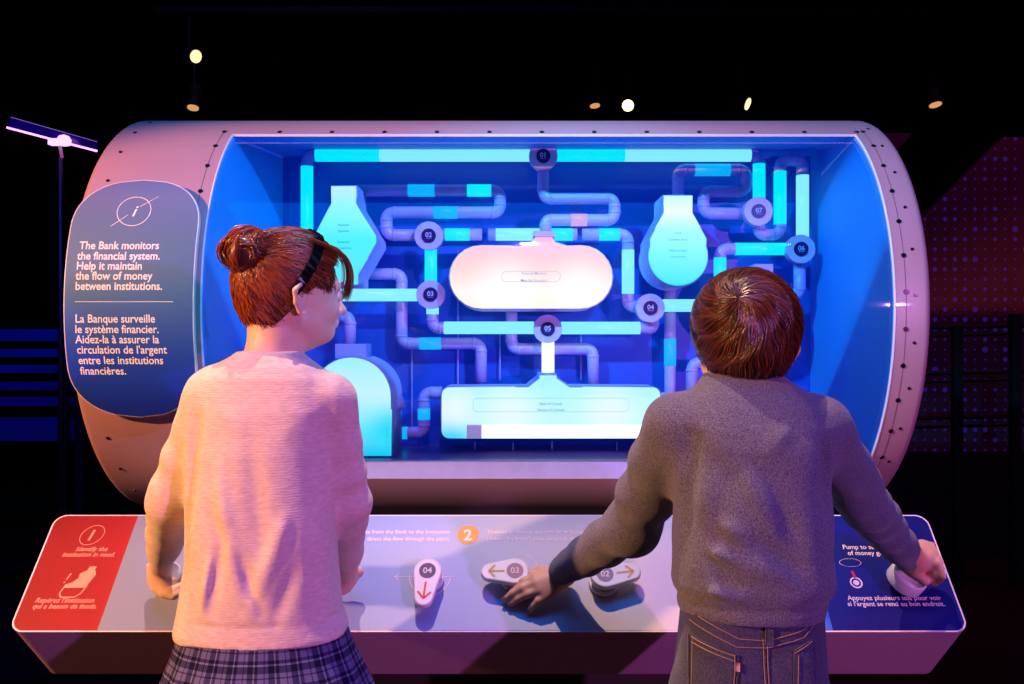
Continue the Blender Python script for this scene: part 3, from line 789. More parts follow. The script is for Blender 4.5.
    def surf(s):
        f = s.f; nx, ny, nz = f.shape
        sg = f < 0
        cnt = np.zeros((nx-1, ny-1, nz-1), np.uint8)
        C8 = [(i, j, k) for i in (0, 1) for j in (0, 1) for k in (0, 1)]
        for i, j, k in C8: cnt += sg[i:nx-1+i, j:ny-1+j, k:nz-1+k]
        act = (cnt > 0) & (cnt < 8)
        idx = np.argwhere(act); vid = np.full(act.shape, -1, np.int32); vid[act] = np.arange(len(idx))
        acc = np.zeros((len(idx), 3)); num = np.zeros(len(idx))
        for a in C8:
            for ax in range(3):
                if a[ax] == 1: continue
                b = list(a); b[ax] = 1
                fa = f[idx[:, 0]+a[0], idx[:, 1]+a[1], idx[:, 2]+a[2]]; fb = f[idx[:, 0]+b[0], idx[:, 1]+b[1], idx[:, 2]+b[2]]
                m = (fa < 0) != (fb < 0); t = np.where(m, fa/np.where(m, fa-fb, 1), 0)
                p = np.tile(np.array(a, float), (len(idx), 1)); p[:, ax] += t
                acc[m] += p[m]; num[m] += 1
        V = s.lo+(idx+acc/num[:, None])*s.h
        Q = []
        for ax in range(3):
            u, w = [(1, 2), (2, 0), (0, 1)][ax]
            sl0 = [slice(1, -1)]*3; sl0[ax] = slice(0, -1); sl1 = list(sl0); sl1[ax] = slice(1, None)
            # edges along ax at interior points
            S0 = sg[tuple(sl0)]; S1 = sg[tuple(sl1)]
            e = np.argwhere(S0 != S1)
            if not len(e): continue
            fl = S0[tuple(e.T)]
            base = e.copy(); 
            for q in range(3):
                if q != ax: base[:, q] += 1
            def cell(du, dw):
                c = base.copy(); c[:, u] -= du; c[:, w] -= dw; return vid[c[:, 0], c[:, 1], c[:, 2]]
            q4 = np.stack([cell(1, 1), cell(0, 1), cell(0, 0), cell(1, 0)], 1)
            q4[~fl] = q4[~fl][:, ::-1]; Q.append(q4)
        Q = np.concatenate(Q); Q = Q[(Q >= 0).all(1)]
        # light Laplacian relax removes voxel steps
        e = np.concatenate([Q[:, [0, 1]], Q[:, [1, 2]], Q[:, [2, 3]], Q[:, [3, 0]]])
        for _ in range(2):
            sm = np.zeros_like(V); c = np.zeros(len(V))
            np.add.at(sm, e[:, 0], V[e[:, 1]]); np.add.at(sm, e[:, 1], V[e[:, 0]]); np.add.at(c, e[:, 0], 1); np.add.at(c, e[:, 1], 1)
            V = V*.5+.5*sm/np.maximum(c, 1)[:, None]
        return V, Q
def A3(v): return np.array(v, float)

# ---- hand from joints
def finger(vol, K, T, up, bulge, r0=.0088, r1=.0066):
    K, T, up = A3(K), A3(T), A3(up)
    J1 = K*.56+T*.44+up*bulge; J2 = K*.25+T*.75+up*bulge*.75
    vol.chain([K, J1, J2, T], [r0, r0*.94, r1*1.06, r1], k=.004)

# ---- materials for people
def skin_mat(name, c):
    return mat(name, c, .5, var=.05, scale=40, bump=.12, bscale=350, sss=.15)
M_skin1 = skin_mat('skin_fair', (232, 186, 165)); M_skin2 = skin_mat('skin_light', (222, 168, 135))
def knit(name, c1, c2, scale=900, bump=.5, horiz=False, sheen=.25):
    m, nt, b = NT(name)
    tc = N(nt, 'ShaderNodeTexCoord'); mp_ = N(nt, 'ShaderNodeMapping'); nt.links.new(tc.outputs['Object'], mp_.inputs[0])
    mp_.inputs['Scale'].default_value = (.35, .35, 1) if horiz else (1, 1, .6)
    no = N(nt, 'ShaderNodeTexNoise'); no.inputs['Scale'].default_value = scale*.22; no.inputs['Detail'].default_value = 5; nt.links.new(mp_.outputs[0], no.inputs['Vector'])
    r = N(nt, 'ShaderNodeValToRGB'); r.color_ramp.elements[0].color = (*lin(c1), 1); r.color_ramp.elements[1].color = (*lin(c2), 1)
    r.color_ramp.elements[0].position = .32; r.color_ramp.elements[1].position = .68
    nt.links.new(no.outputs['Fac'], r.inputs[0]); nt.links.new(r.outputs[0], b.inputs['Base Color'])
    n2 = N(nt, 'ShaderNodeTexNoise'); n2.inputs['Scale'].default_value = scale*.4; nt.links.new(mp_.outputs[0], n2.inputs['Vector']); n2.inputs['Detail'].default_value = 2
    wv = N(nt, 'ShaderNodeTexWave'); wv.bands_direction = 'Z'; wv.inputs['Scale'].default_value = 75; wv.inputs['Distortion'].default_value = 3.5; nt.links.new(tc.outputs['Object'], wv.inputs['Vector'])
    ad = N(nt, 'ShaderNodeMath', operation='ADD'); nt.links.new(n2.outputs['Fac'], ad.inputs[0])
    mu = N(nt, 'ShaderNodeMath', operation='MULTIPLY'); nt.links.new(wv.outputs['Fac'], mu.inputs[0]); mu.inputs[1].default_value = .22 if horiz else .12
    nt.links.new(mu.outputs[0], ad.inputs[1])
    bp = N(nt, 'ShaderNodeBump'); bp.inputs['Strength'].default_value = bump; bp.inputs['Distance'].default_value = .0016
    nt.links.new(ad.outputs[0], bp.inputs['Height']); nt.links.new(bp.outputs[0], b.inputs['Normal'])
    b.inputs['Roughness'].default_value = .9; b.inputs['Sheen Weight'].default_value = sheen; b.inputs['Specular IOR Level'].default_value = .15
    return m
M_pinksw = knit('sweater_blush', (216, 190, 176), (234, 208, 194), 900, .28, True)
M_greysw = knit('sweater_heather_grey', (64, 64, 90), (122, 120, 140), 2600, .8)
M_denim = knit('denim', (46, 46, 74), (78, 76, 104), 2200, .35)
M_thread = mat('denim_thread', (150, 125, 110), .7)
def hair_mat(name, c1, c2):
    m, nt, b = NT(name)
    at = N(nt, 'ShaderNodeAttribute'); at.attribute_name = 'tone'
    r = N(nt, 'ShaderNodeValToRGB'); r.color_ramp.elements[0].color = (*lin(c1), 1); r.color_ramp.elements[1].color = (*lin(c2), 1)
    nt.links.new(at.outputs['Fac'], r.inputs[0]); nt.links.new(r.outputs[0], b.inputs['Base Color'])
    b.inputs['Roughness'].default_value = .3; b.inputs['Specular IOR Level'].default_value = .9
    return m
M_hair1 = hair_mat('hair_auburn', (72, 22, 6), (186, 86, 30)); M_hair2 = hair_mat('hair_brown', (40, 13, 9), (118, 58, 27))
M_hb1 = mat('hair_base_auburn', (80, 26, 10), .6, var=.3, scale=60); M_hb2 = mat('hair_base_brown', (42, 14, 10), .6, var=.3, scale=60)

def strands(name, paths, rad, m, parent, tones, cen):
    """paths: (n, k, 3)"""
    P = np.array(paths, float); n, k, _ = P.shape
    T = np.gradient(P, axis=1); T /= np.linalg.norm(T, axis=2, keepdims=True)+1e-9
    ref = P-np.array(cen, float)
    U = np.cross(T, ref); U /= np.linalg.norm(U, axis=2, keepdims=True)+1e-9; V_ = np.cross(T, U)
    tap = np.interp(np.linspace(0, 1, k), [0, .1, .75, 1], [.6, 1, .85, .15])[None, :, None]*rad
    rings = [P+tap*(U*math.cos(a)+V_*math.sin(a)) for a in (0, 2*PI/3, 4*PI/3)]
    V = np.stack(rings, 2).reshape(-1, 3)
    i = np.arange(n)[:, None, None]; j = np.arange(k-1)[None, :, None]; q = np.arange(3)[None, None, :]
    a = (i*k+j)*3+q; b = (i*k+j)*3+(q+1) % 3
    Fq = np.stack([a, b, b+3, a+3], -1).reshape(-1, 4)
    o = mesh(name, V, Fq, m, parent, True)
    at = o.data.attributes.new('tone', 'FLOAT', 'POINT'); at.data.foreach_set('value', np.repeat(tones, k*3).astype(np.float32))
    return o
def radial(vol, c, D, rmax=.16, pad=.002):
    """distance from c along directions D to the outermost surface of vol"""
    shp = D.shape[:-1]; Dn = D/np.linalg.norm(D, axis=-1, keepdims=True)
    ts = np.linspace(rmax, .02, 90); res = np.full(shp, .02)
    done = np.zeros(shp, bool)
    for t in ts:
        p = c+Dn*t; ijk = np.clip(np.round((p-vol.lo)/vol.h).astype(int), 0, vol.n-1)
        fv = vol.f[ijk[..., 0], ijk[..., 1], ijk[..., 2]]
        hit = (fv < 0) & ~done; res[hit] = t+np.clip(-fv[hit], 0, .002)*0; done |= hit
    return res+pad
def smooth_r(r):
    for _ in range(3):
        r[:, 1:-1] = (r[:, :-2]+r[:, 1:-1]*2+r[:, 2:])/4
    return r

# =================================================================== GIRL
girl = thing('person', 'girl with auburn bun, blush sweatshirt and plaid skirt, standing at the console, head turned right', 'person', (W(265, 600, 1.5).x, 1.5, 0))
GY = 1.5
def gz(py, Y=GY): return CZ-(py-CY)*Y/F
def gx(px, Y=GY): return (px-CX)*Y/F
HC = A3(W(290, 299, 1.55)); ph = math.radians(41)
fh = A3((math.cos(ph), math.sin(ph), 0)); rh = A3((math.sin(ph), -math.cos(ph), 0)); uh = A3((0, 0, 1))
AX = [fh, rh, uh]
def HL(f_, s_, u_): return HC+fh*f_+rh*s_+uh*u_
gw1 = A3(pp(160, 570, .06)); gw2 = A3(pp(347, 576, .06))
gs1 = A3(W(209, 392, 1.5)); gs2 = A3(W(335, 398, 1.5)); ge1 = A3(W(172, 500, 1.55)); ge2 = A3(W(345, 502, 1.55))
gv = Vol((-.82, 1.28, -.01), (-.17, 1.95, 1.46), .0032)
def build_head(v, HL0, AX, ear=True, es=1.0):
    HL = HL0
    e = lambda c, r, k=.015, op='u': v.ell(HL(*c), r, AX, k, op)
    e((-.005, 0, .03), (.088, .070, .080)); e((.022, 0, -.018), (.055, .056, .073), .02)
    v.cap(HL(.058, .018, -.056), HL(.058, -.018, -.056), .012, k=.022)       # chin
    v.cap(HL(.0, .048, -.04), HL(.055, .014, -.056), .010, .011, k=.022); v.cap(HL(.0, -.048, -.04), HL(.055, -.014, -.056), .010, .011, k=.022)
    v.cap(HL(.082, 0, .012), HL(.103, 0, -.018), .006, .0085, k=.012)       # nose
    v.cap(HL(.09, .008, -.021), HL(.09, -.008, -.021), .007, k=.006)
    e((.085, .03, .008), (.010, .013, .009), .006, 'd2') if False else None
    for s_ in (1, -1):
        v.ell(HL(.092, s_*.029, .008), (.014, .014, .010), AX, .012, 'd')   # eye sockets
        v.ell(HL(.052, s_*.034, -.018), (.022, .020, .020), AX, .015)        # cheek
        v.cap(HL(.078, s_*.012, .024), HL(.068, s_*.042, .024), .007, k=.014)  # brow
    v.cap(HL(.083, .014, -.037), HL(.083, -.014, -.037), .0055, k=.006); v.cap(HL(.080, .012, -.045), HL(.080, -.012, -.045), .006, k=.006)
    if ear:
        HL = lambda f_, s_, u_: HL0(f_, s_*es, u_)
        for s_ in (1, -1):
            pts = [HL(-.008, s_*.068, .017), HL(-.022, s_*.080, .022), HL(-.035, s_*.085, .010), HL(-.032, s_*.082, -.010), HL(-.018, s_*.073, -.024), HL(-.010, s_*.068, -.024)]
            v.chain(pts, [.0035, .0045, .0045, .004, .0055, .004], k=.004)
            v.ell(HL(-.018, s_*.072, -.001), (.013, .006, .020), AX, .004)
            v.ell(HL(-.017, s_*.081, .001), (.0075, .006, .011), AX, .003, 'd')
build_head(gv, HL, AX)
gv.chain([HL(-.03, 0, -.03), HL(-.028, 0, -.075), A3(W(266, 372, 1.51))], [.046, .040, .046], k=.02)
trunk = [(gz(690), gx(264), 1.50, .125, .085), (gz(640), gx(264), 1.5, .125, .085), (gz(560), gx(262), 1.51, .095, .062), (gz(440), gx(265), 1.51, .10, .062), (gz(395), gx(266), 1.51, .10, .055), (gz(365), gx(266), 1.5, .06, .05)]
gv.loft(trunk, .03)
gv.chain([gs1, ge1, gw1], [.036, .030, .021], k=.02); gv.chain([gs2, ge2, gw2], [.036, .030, .021], k=.02)
for s_ in (-1, 1):
    hx = gx(264)+s_*.062
    gv.chain([(hx, 1.5, gz(690)), (hx, 1.49, .41), (hx, 1.5, .08)], [.068, .045, .032], k=.03)
    gv.cap((hx, 1.5, .035), (hx+s_*.01, 1.60, .025), .03, .024, k=.02)
# left hand: holds the round knob of the first lever
hn = A3(nP)
gK = [pp(157, 582, .040), pp(163, 586, .042), pp(169, 589, .042), pp(175, 591, .040)]
K0 = A3(pp(168, 586, .034))
wl = gw1+A3((.0, -.005, -.012))
palm = [A3(pp(152, 580, .045)), A3(pp(156, 587, .048)), A3(pp(163, 592, .048)), A3(pp(170, 594, .045))]
for q in palm: gv.cap(wl, q, .015, .0105, k=.012)
tips = [A3(pp(166, 574, .052)), A3(pp(175, 580, .05)), A3(pp(181, 585, .046)), A3(pp(184, 590, .04))]
for K_, T_ in zip(palm, tips): finger(gv, K_, T_, A3((-.2, -.7, -.4)), .012, .0082, .0062)
gv.chain([wl+A3((-.004, 0, 0)), A3(pp(152, 571, .05)), A3(pp(150, 566, .058))], [.012, .009, .0075], k=.006)
# right hand: thumb stretched right, fingers curled
wr = gw2
pk_ = [A3(pp(351, 574, .055)), A3(pp(349, 580, .052)), A3(pp(346, 586, .050)), A3(pp(342, 590, .048))]
for q in pk_: gv.cap(wr, q, .015, .0105, k=.012)
for q in pk_: finger(gv, q, q+A3((-.028, .012, .004)), A3((.6, -.3, -.3)), .012, .008, .0062)
gv.chain([wr+A3((.004, 0, .002)), A3(pp(352, 571, .058)), A3(pp(359, 572, .055))], [.013, .0115, .0105], k=.006)
V, Q = gv.surf(); mesh('body', V, Q, M_skin1, girl, True)
# eyes, lashes, lips, stud
for s_ in (1, -1):
    E = MB(); c = Vector(HL(.078, s_*.029, .007)); E.sweep([c-Vector(fh)*.011, c-Vector(fh)*.006, c, c+Vector(fh)*.006, c+Vector(fh)*.0105], [.002, .009, .011, .009, .002], 16)
    fromM('eye', E, mat('eye_white', (235, 230, 225), .2), girl, True)
    fromM('iris', MB().cyl(c+Vector(fh)*.0098, fh, .0048, .0012, 16), mat('eye_iris', (50, 40, 30), .2), girl)
    L = [Vector(HL(.089, s_*(.020+.004*k), .012-.0006*(k-2)**2)) for k in range(6)]; fromM('eyelash', MB().sweep(L, .0012, 6), M_black, girl)
    L = [Vector(HL(.088-.002*k, s_*(.016+.006*k), .026+.001*k)) for k in range(5)]; fromM('eyebrow', MB().sweep(L, .0016, 6), M_hb1, girl)
fromM('lips', MB().sweep([Vector(HL(.081, .018, -.041)), Vector(HL(.0868, .009, -.0385)), Vector(HL(.0885, 0, -.040)), Vector(HL(.0868, -.009, -.0385)), Vector(HL(.081, -.018, -.041))], [.001, .0032, .004, .0032, .001], 10), mat('lip', (190, 90, 95), .4), girl, True)
fromM('earring', MB().cyl(HL(-.016, .077, -.0245), rh, .0028, .003, 12), mat('stud', (250, 245, 240), .15), girl)
# sweatshirt
sv = Vol((-.78, 1.26, gz(660)-.02), (-.15, 1.86, 1.30), .0034)
rows_ = [(631, 264.5, 1.50, 85, .106), (625, 264, 1.50, 85, .105), (612, 263, 1.50, 81, .102), (598, 263, 1.50, 78, .102), (560, 263, 1.5, 74, .099), (500, 261, 1.5, 74.5, .094), (450, 262, 1.5, 73.5, .09), (410, 266, 1.5, 75, .082), (392, 266, 1.5, 73, .075), (378, 266, 1.5, 67, .070), (366, 266, 1.5, 54, .062), (355, 268, 1.505, 35, .053), (351, 268, 1.505, 31, .05)]
sv.loft([(gz(a), gx(b), c, d*GY/F, e) for a, b, c, d, e in rows_], .02)
cuffw = lambda t: .0025*np.sin(t*30)*np.exp(-((t-.75)/.25)**2)
c1 = A3(gw1)*.72+ge1*.28; c2 = A3(gw2)*.72+ge2*.28
sv.cap(gs1+A3((.008, 0, -.004)), ge1, .045, .041, .02, lambda t: .003*np.sin(t*22+1)*t); sv.cap(ge1, c1, .042, .029, .014, lambda t: .0014*np.sin(t*23)*(1-t*.5))
sv.cap(gs2+A3((-.006, 0, -.004)), ge2, .045, .042, .02, lambda t: .003*np.sin(t*20)*t); sv.cap(ge2, c2, .043, .03, .014, lambda t: .0014*np.sin(t*21+2)*(1-t*.5))
# folds: armhole seams, drapes, hem band
gl_ = lambda x0, y0, x1, y1, w, a, Y=1.405: sv.fold(W(x0, y0, Y), W(x1, y1, Y), w*1.1, a*1.5)
for s_ in ((196, 420, 190, 520, .010, -.012, 1.44), (190, 510, 187, 600, .009, -.010, 1.45), (331, 410, 330, 500, .010, -.014, 1.44), (330, 490, 336, 580, .009, -.012, 1.44)): gl_(*s_)
for s_ in ((215, 470, 240, 600, .012, .005), (250, 440, 262, 560, .014, -.004), (225, 530, 210, 610, .010, -.005), (285, 520, 250, 615, .012, .005), (300, 560, 275, 620, .010, -.005), (240, 560, 262, 612, .009, -.005),
           (315, 440, 305, 560, .014, .005), (205, 400, 240, 430, .012, .003), (320, 400, 280, 440, .014, .004), (210, 560, 200, 615, .008, .005), (322, 540, 312, 615, .009, -.005), (300, 380, 325, 415, .009, .006), (200, 500, 222, 545, .009, -.004)): gl_(*s_)
for i in range(14):
    a = 2*PI*i/14; b_ = 2*PI*(i+1)/14; zz = gz(609)
    P_ = lambda t: (gx(262)+.1365*math.cos(t), 1.5+.102*math.sin(t), zz)
    sv.fold(P_(a), P_(b_), .0035, -.003)
sv.fold(W(332, 580, 1.425), W(333, 650, 1.425), .0045, -.03); sv.fold(W(332, 580, 1.415), W(333, 655, 1.415), .004, -.03)
# collar band
for i in range(16):
    a = 2*PI*i/16; b_ = 2*PI*(i+1)/16
    P_ = lambda t: (gx(268)+.0565*math.cos(t), 1.503+.055*math.sin(t), gz(357)+.004*math.sin(t))
    sv.fold(P_(a), P_(b_), .004, .004)
sv.wobble(.0022, (28, 60), 3)
V, Q = sv.surf(); mesh('sweatshirt', V, Q, M_pinksw, girl, True)
# skirt
kv = Vol((-.72, 1.22, .40), (-.10, 1.80, gz(600)+.02), .004)
kv.loft([(.42, gx(266), 1.5, .235, .185), (gz(684), gx(266), 1.5, .174, .136), (gz(650), gx(264.5), 1.5, .150, .115), (gz(604), gx(264), 1.5, .124, .090)], .02, 2.1,
        amod=lambda a, z: .022*np.sin(a*17)*np.clip((gz(630)-z)/.12, 0, 1.4)+.012*np.sin(a*7+1)*np.clip((gz(630)-z)/.12, 0, 1.2))
V, Q = kv.surf()
mk, nt, b = NT('plaid_wool')
tc = N(nt, 'ShaderNodeTexCoord'); s3 = N(nt, 'ShaderNodeSeparateXYZ'); nt.links.new(tc.outputs['Object'], s3.inputs[0])
# object origin = person base (x,y centre of the body): angle around the waist
an = N(nt, 'ShaderNodeMath', operation='ARCTAN2'); nt.links.new(s3.outputs['Y'], an.inputs[0]); nt.links.new(s3.outputs['X'], an.inputs[1])
def stripes(src, per, w, off=0.):
    a = N(nt, 'ShaderNodeMath', operation='MULTIPLY_ADD'); nt.links.new(src, a.inputs[0]); a.inputs[1].default_value = 1/per; a.inputs[2].default_value = off+50
    f_ = N(nt, 'ShaderNodeMath', operation='FRACT'); nt.links.new(a.outputs[0], f_.inputs[0])
    l_ = N(nt, 'ShaderNodeMath', operation='LESS_THAN'); nt.links.new(f_.outputs[0], l_.inputs[0]); l_.inputs[1].default_value = w; return l_.outputs[0]
def addn(a, b, w):
    m_ = N(nt, 'ShaderNodeMath', operation='MULTIPLY_ADD'); nt.links.new(b, m_.inputs[0]); m_.inputs[1].default_value = w
    if a is None: m_.inputs[2].default_value = 0
    else: nt.links.new(a, m_.inputs[2])
    return m_.outputs[0]
per_a = .042/.15; per_z = .036
t = addn(None, stripes(an.outputs[0], per_a, .5), .28); t = addn(t, stripes(s3.outputs['Z'], per_z, .5), .28)
t = addn(t, stripes(an.outputs[0], per_a, .07, .22), .35); t = addn(t, stripes(s3.outputs['Z'], per_z, .08, .22), .35)
t = addn(t, stripes(an.outputs[0], per_a, .05, .72), -.25); t = addn(t, stripes(s3.outputs['Z'], per_z, .06, .72), -.25)
r = N(nt, 'ShaderNodeValToRGB'); el = r.color_ramp.elements; el[0].color = (*lin((24, 22, 48)), 1); el[1].color = (*lin((190, 176, 205)), 1); el[1].position = 1
e = el.new(.3); e.color = (*lin((58, 54, 92)), 1); e = el.new(.6); e.color = (*lin((104, 98, 140)), 1)
nt.links.new(t, r.inputs[0]); nt.links.new(r.outputs[0], b.inputs['Base Color']); b.inputs['Roughness'].default_value = .9; b.inputs['Specular IOR Level'].default_value = .1
mesh('skirt', V, Q, mk, girl, True)
for s_ in (-1, 1):
    hx = gx(264)+s_*.062
    z_ = Vol((hx-.08, 1.42, -.005), (hx+.08, 1.68, .12), .004); z_.chain([(hx, 1.49, .07), (hx, 1.5, .04), (hx+s_*.01, 1.61, .03)], [.04, .038, .032], k=.02)
    z_.f[:, :, z_.ax[2] < 0] = .1
    V, Q = z_.surf(); mesh('shoe', V, Q, M_black, girl, True)
# hair
hv = Vol(HC-.17, HC+.17, .0032)
hv.ell(HL(-.002, 0, .033), (.094, .0775, .086), AX, .01); hv.ell(HL(-.040, 0, -.010), (.040, .053, .053), AX, .03)
def cutf(X, Y, Z):
    x, y, z = X-HC[0], Y-HC[1], Z-HC[2]
    f_ = x*fh[0]+y*fh[1]; s_ = x*rh[0]+y*rh[1]; u_ = z
    lim = np.where(u_ > .0, -.012+1.22*u_, -.012+.75*u_)+.02*np.clip(1-np.abs(s_)/.05, 0, 1)*0
    return lim-f_
sl, g_ = hv._sub(HC-.17, HC+.17, 0); hfull = hv.f.copy(); hv.f = np.maximum(hv.f, -cutf(*g_).astype(np.float32))
V, Q = hv.surf(); hairo = mesh('hair', V, Q, M_hb1, girl, True)
hvF = Vol(HC-.17, HC+.17, .0032); hvF.f = hfull
bunc = A3(W(247, 253, 1.485))
# strands from hairline to the bun base
hc = HL(-.005, 0, .03); n = 2600; k = 14
bd = (bunc-hc); bd /= np.linalg.norm(bd)
paths = []; 
def hairline(side, t):
    # t 0 nape centre .. 1 forehead centre
    P_ = [(-.075, 0, -.055), (-.05, .045, -.05), (-.018, .07, -.012), (-.008, .072, .004), (.02, .068, .026), (.055, .052, .055), (.082, .0, .07)]
    x = t*6; i = min(5, int(x)); u_ = x-i
    a, b_ = P_[i], P_[i+1]
    return HL(a[0]*(1-u_)+b_[0]*u_, side*(a[1]*(1-u_)+b_[1]*u_), a[2]*(1-u_)+b_[2]*u_)
st = np.array([hairline(1 if rng.random() < .6 else -1, rng.random()) for _ in range(n)])
d0 = st-hc+rng.normal(size=(n, 3))*.004; d0 /= np.linalg.norm(d0, axis=1, keepdims=True)
d1 = bd+rng.normal(size=(n, 3))*.16; d1 /= np.linalg.norm(d1, axis=1, keepdims=True)
tt_ = np.linspace(0, 1, k)[None, :, None]**1.0
# vary start along strand so coverage is even
s0 = (rng.random((n, 1, 1))*.45)
tt_ = s0+(1-s0)*tt_
om = np.arccos(np.clip((d0*d1).sum(1), -1, 1))[:, None, None]
D = (np.sin((1-tt_)*om)*d0[:, None]+np.sin(tt_*om)*d1[:, None])/np.sin(om)
rr = smooth_r(radial(hvF, hc, D)); rr = rr+rng.random((n, 1))*.003-.001+.0018*np.sin(tt_[..., 0]*9+rng.random((n, 1))*6)
strands('hair_strands', hc+D*rr[..., None], .0009, M_hair1, hairo, rng.random(n)**1.3, hc)
# bun: core and coiled locks
bv = Vol(bunc-.08, bunc+.08, .0032); bv.ell(bunc, (.029, .030, .034), None); bv.cap(bunc, hc*.5+bunc*.5, .028, .03, k=.02)
V, Q = bv.surf(); buno = mesh('bun', V, Q, M_hb1, girl, True)
paths = []; tone = []
for L_i in range(26):
    axd = rng.normal(size=3); axd /= np.linalg.norm(axd)
    u1 = np.cross(axd, [0, 0, 1.]); u1 /= np.linalg.norm(u1)+1e-9; u2 = np.cross(axd, u1)
    Rm = .019+.011*rng.random(); cen = bunc+rng.normal(size=3)*.006+axd*rng.normal()*.010; a0 = rng.random()*6.28; span = 2.2+2.2*rng.random(); tn = rng.random()
    for q in range(46):
        th = a0+np.linspace(0, span, k)+rng.normal()*.05
        wx, wy = rng.normal(size=2)*.0035; tw = np.linspace(0, 5, k)+L_i
        rad_ = Rm+.006+wx*np.cos(tw)-wy*np.sin(tw); off = wx*np.sin(tw)+wy*np.cos(tw)
        paths.append(cen+np.outer(rad_*np.cos(th), u1)+np.outer(rad_*np.sin(th), u2)+np.outer(off, axd)); tone.append(np.clip(tn*.7+rng.random()*.4, 0, 1))
strands('bun_locks', paths, .001, M_hair1, buno, np.array(tone), bunc)
# fringe lock curling before the forehead
paths = []; tone = []
ctrl = np.array([W(312, 240, 1.50), W(326, 246, 1.515), W(341, 252, 1.55), W(350, 265, 1.565), W(351, 283, 1.57), W(346, 299, 1.575)], float)
tk = np.linspace(0, 1, 16)
for q in range(110):
    c_ = ctrl+rng.normal(size=3)*.0012+np.outer(np.linspace(.2, 1, 6), rng.normal(size=3)*.003)
    if q % 3 == 0: c_[3:] += A3((-.010, .0, .004))*rng.random()
    pt = np.stack([np.interp(tk, np.linspace(0, 1, 6), c_[:, i]) for i in range(3)], 1)
    for _ in range(3): pt[1:-1] = (pt[:-2]+2*pt[1:-1]+pt[2:])/4
    paths.append(pt); tone.append(rng.random())
# temple wisps
for q in range(420):
    a = HL(.0+.035*rng.random(), .068-.008*rng.random(), .03+.035*rng.random()); b_ = a+fh*(.008+.012*rng.random())+uh*(-.012-.014*rng.random())-rh*.002
    pt = np.array([a+(b_-a)*x+rh*.004*math.sin(x*PI)+fh*.004*math.sin(x*PI) for x in tk]); paths.append(pt); tone.append(rng.random()*.5)
strands('fringe', paths, .0008, M_hair1, hairo, np.array(tone), hc)
# headband
nb = fh*.838-uh*.545; ob = HL(-.03, 0, .012); db = fh*.545+uh*.838
v = []; f = []; nseg = 60
for i in range(nseg+1):
    a = -2.0+4.0*i/nseg
    dd = db*math.cos(a)+rh*math.sin(a); cc = hc+nb*((ob-hc)@nb)
    for off, pad in ((-.0085, .001), (-.0085, .0085), (.0085, .0085), (.0085, .001)):
        D_ = (dd*.09+nb*off+cc-hc); D_ = D_/np.linalg.norm(D_); r_ = radial(hvF, hc, D_[None], pad=pad+.002)[0]; v.append(tuple(hc+D_*r_))
    if i:
        for q in range(4): f.append((4*i-4+q, 4*i-4+(q+1) % 4, 4*i+(q+1) % 4, 4*i+q))
f += [(0, 1, 2, 3), (4*nseg+3, 4*nseg+2, 4*nseg+1, 4*nseg)]
mesh('headband', v, f, mat('headband_black', (6, 5, 8), .22), girl)
# lever grabbed by the girl
lv = thing('lever', 'round white plastic control knob held in the girl\'s left hand', 'lever', pan(*uv(172, 584), .002))
fromM('base', MB().cyl(pan(*uv(174, 586), .0014), nP, .024, .022, 32, bev=.004), M_white, lv, True)
fromM('knob', MB().cyl(pan(*uv(174, 586), .022), nP, .028, .03, 32, bev=.005), M_white, lv, True)

# =================================================================== BOY
boy = thing('person', 'boy with short brown hair, heather grey sweater and blue jeans, both hands on the console', 'person', (W(750, 600, 1.42).x, 1.42, 0))
BYY = 1.42
def bz(py, Y=BYY): return CZ-(py-CY)*Y/F
def bx(px, Y=BYY): return (px-CX)*Y/F
HCb = A3(W(744, 350, 1.46)); phb = math.radians(96); tilt = math.radians(12)
f0 = A3((math.cos(phb), math.sin(phb), 0)); rb_ = A3((math.sin(phb), -math.cos(phb), 0))
fb_ = f0*math.cos(tilt)-A3((0, 0, 1))*math.sin(tilt); ub_ = A3((0, 0, 1))*math.cos(tilt)+f0*math.sin(tilt)
AXb = [fb_, rb_, ub_]
def HB(f_, s_, u_): return HCb+fb_*f_+rb_*s_+ub_*u_
bw1 = A3(pp(566, 572, .050)); bw2 = A3(pp(916, 560, .075))
bs1 = A3(W(676, 424, 1.43)); bs2 = A3(W(819, 428, 1.43)); be1 = A3(W(634, 524, 1.60)); be2 = A3(W(866, 506, 1.60))
v_ = Vol((-.06, 1.2, -.01), (.84, 1.98, 1.42), .0034)
build_head(v_, HB, AXb, es=.93)
v_.chain([HB(-.02, 0, -.02), HB(-.022, 0, -.07), A3(W(745, 400, 1.435))], [.047, .041, .046], k=.02)
v_.loft([(bz(690), bx(749), 1.42, .100, .080), (bz(560), bx(750), 1.43, .095, .060), (bz(450), bx(750), 1.43, .102, .060), (bz(415), bx(749), 1.43, .10, .055), (bz(392), bx(748), 1.42, .06, .05)], .03)
v_.chain([bs1, be1, bw1], [.030, .028, .021], k=.02); v_.chain([bs2, be2, bw2], [.030, .028, .021], k=.02)
for s_ in (-1, 1):
    hx = bx(749)+s_*.058
    v_.chain([(hx, 1.42, bz(690)), (hx, 1.41, .39), (hx, 1.42, .08)], [.052, .040, .032], k=.03); v_.cap((hx, 1.42, .035), (hx+s_*.01, 1.53, .025), .03, .024, k=.02)
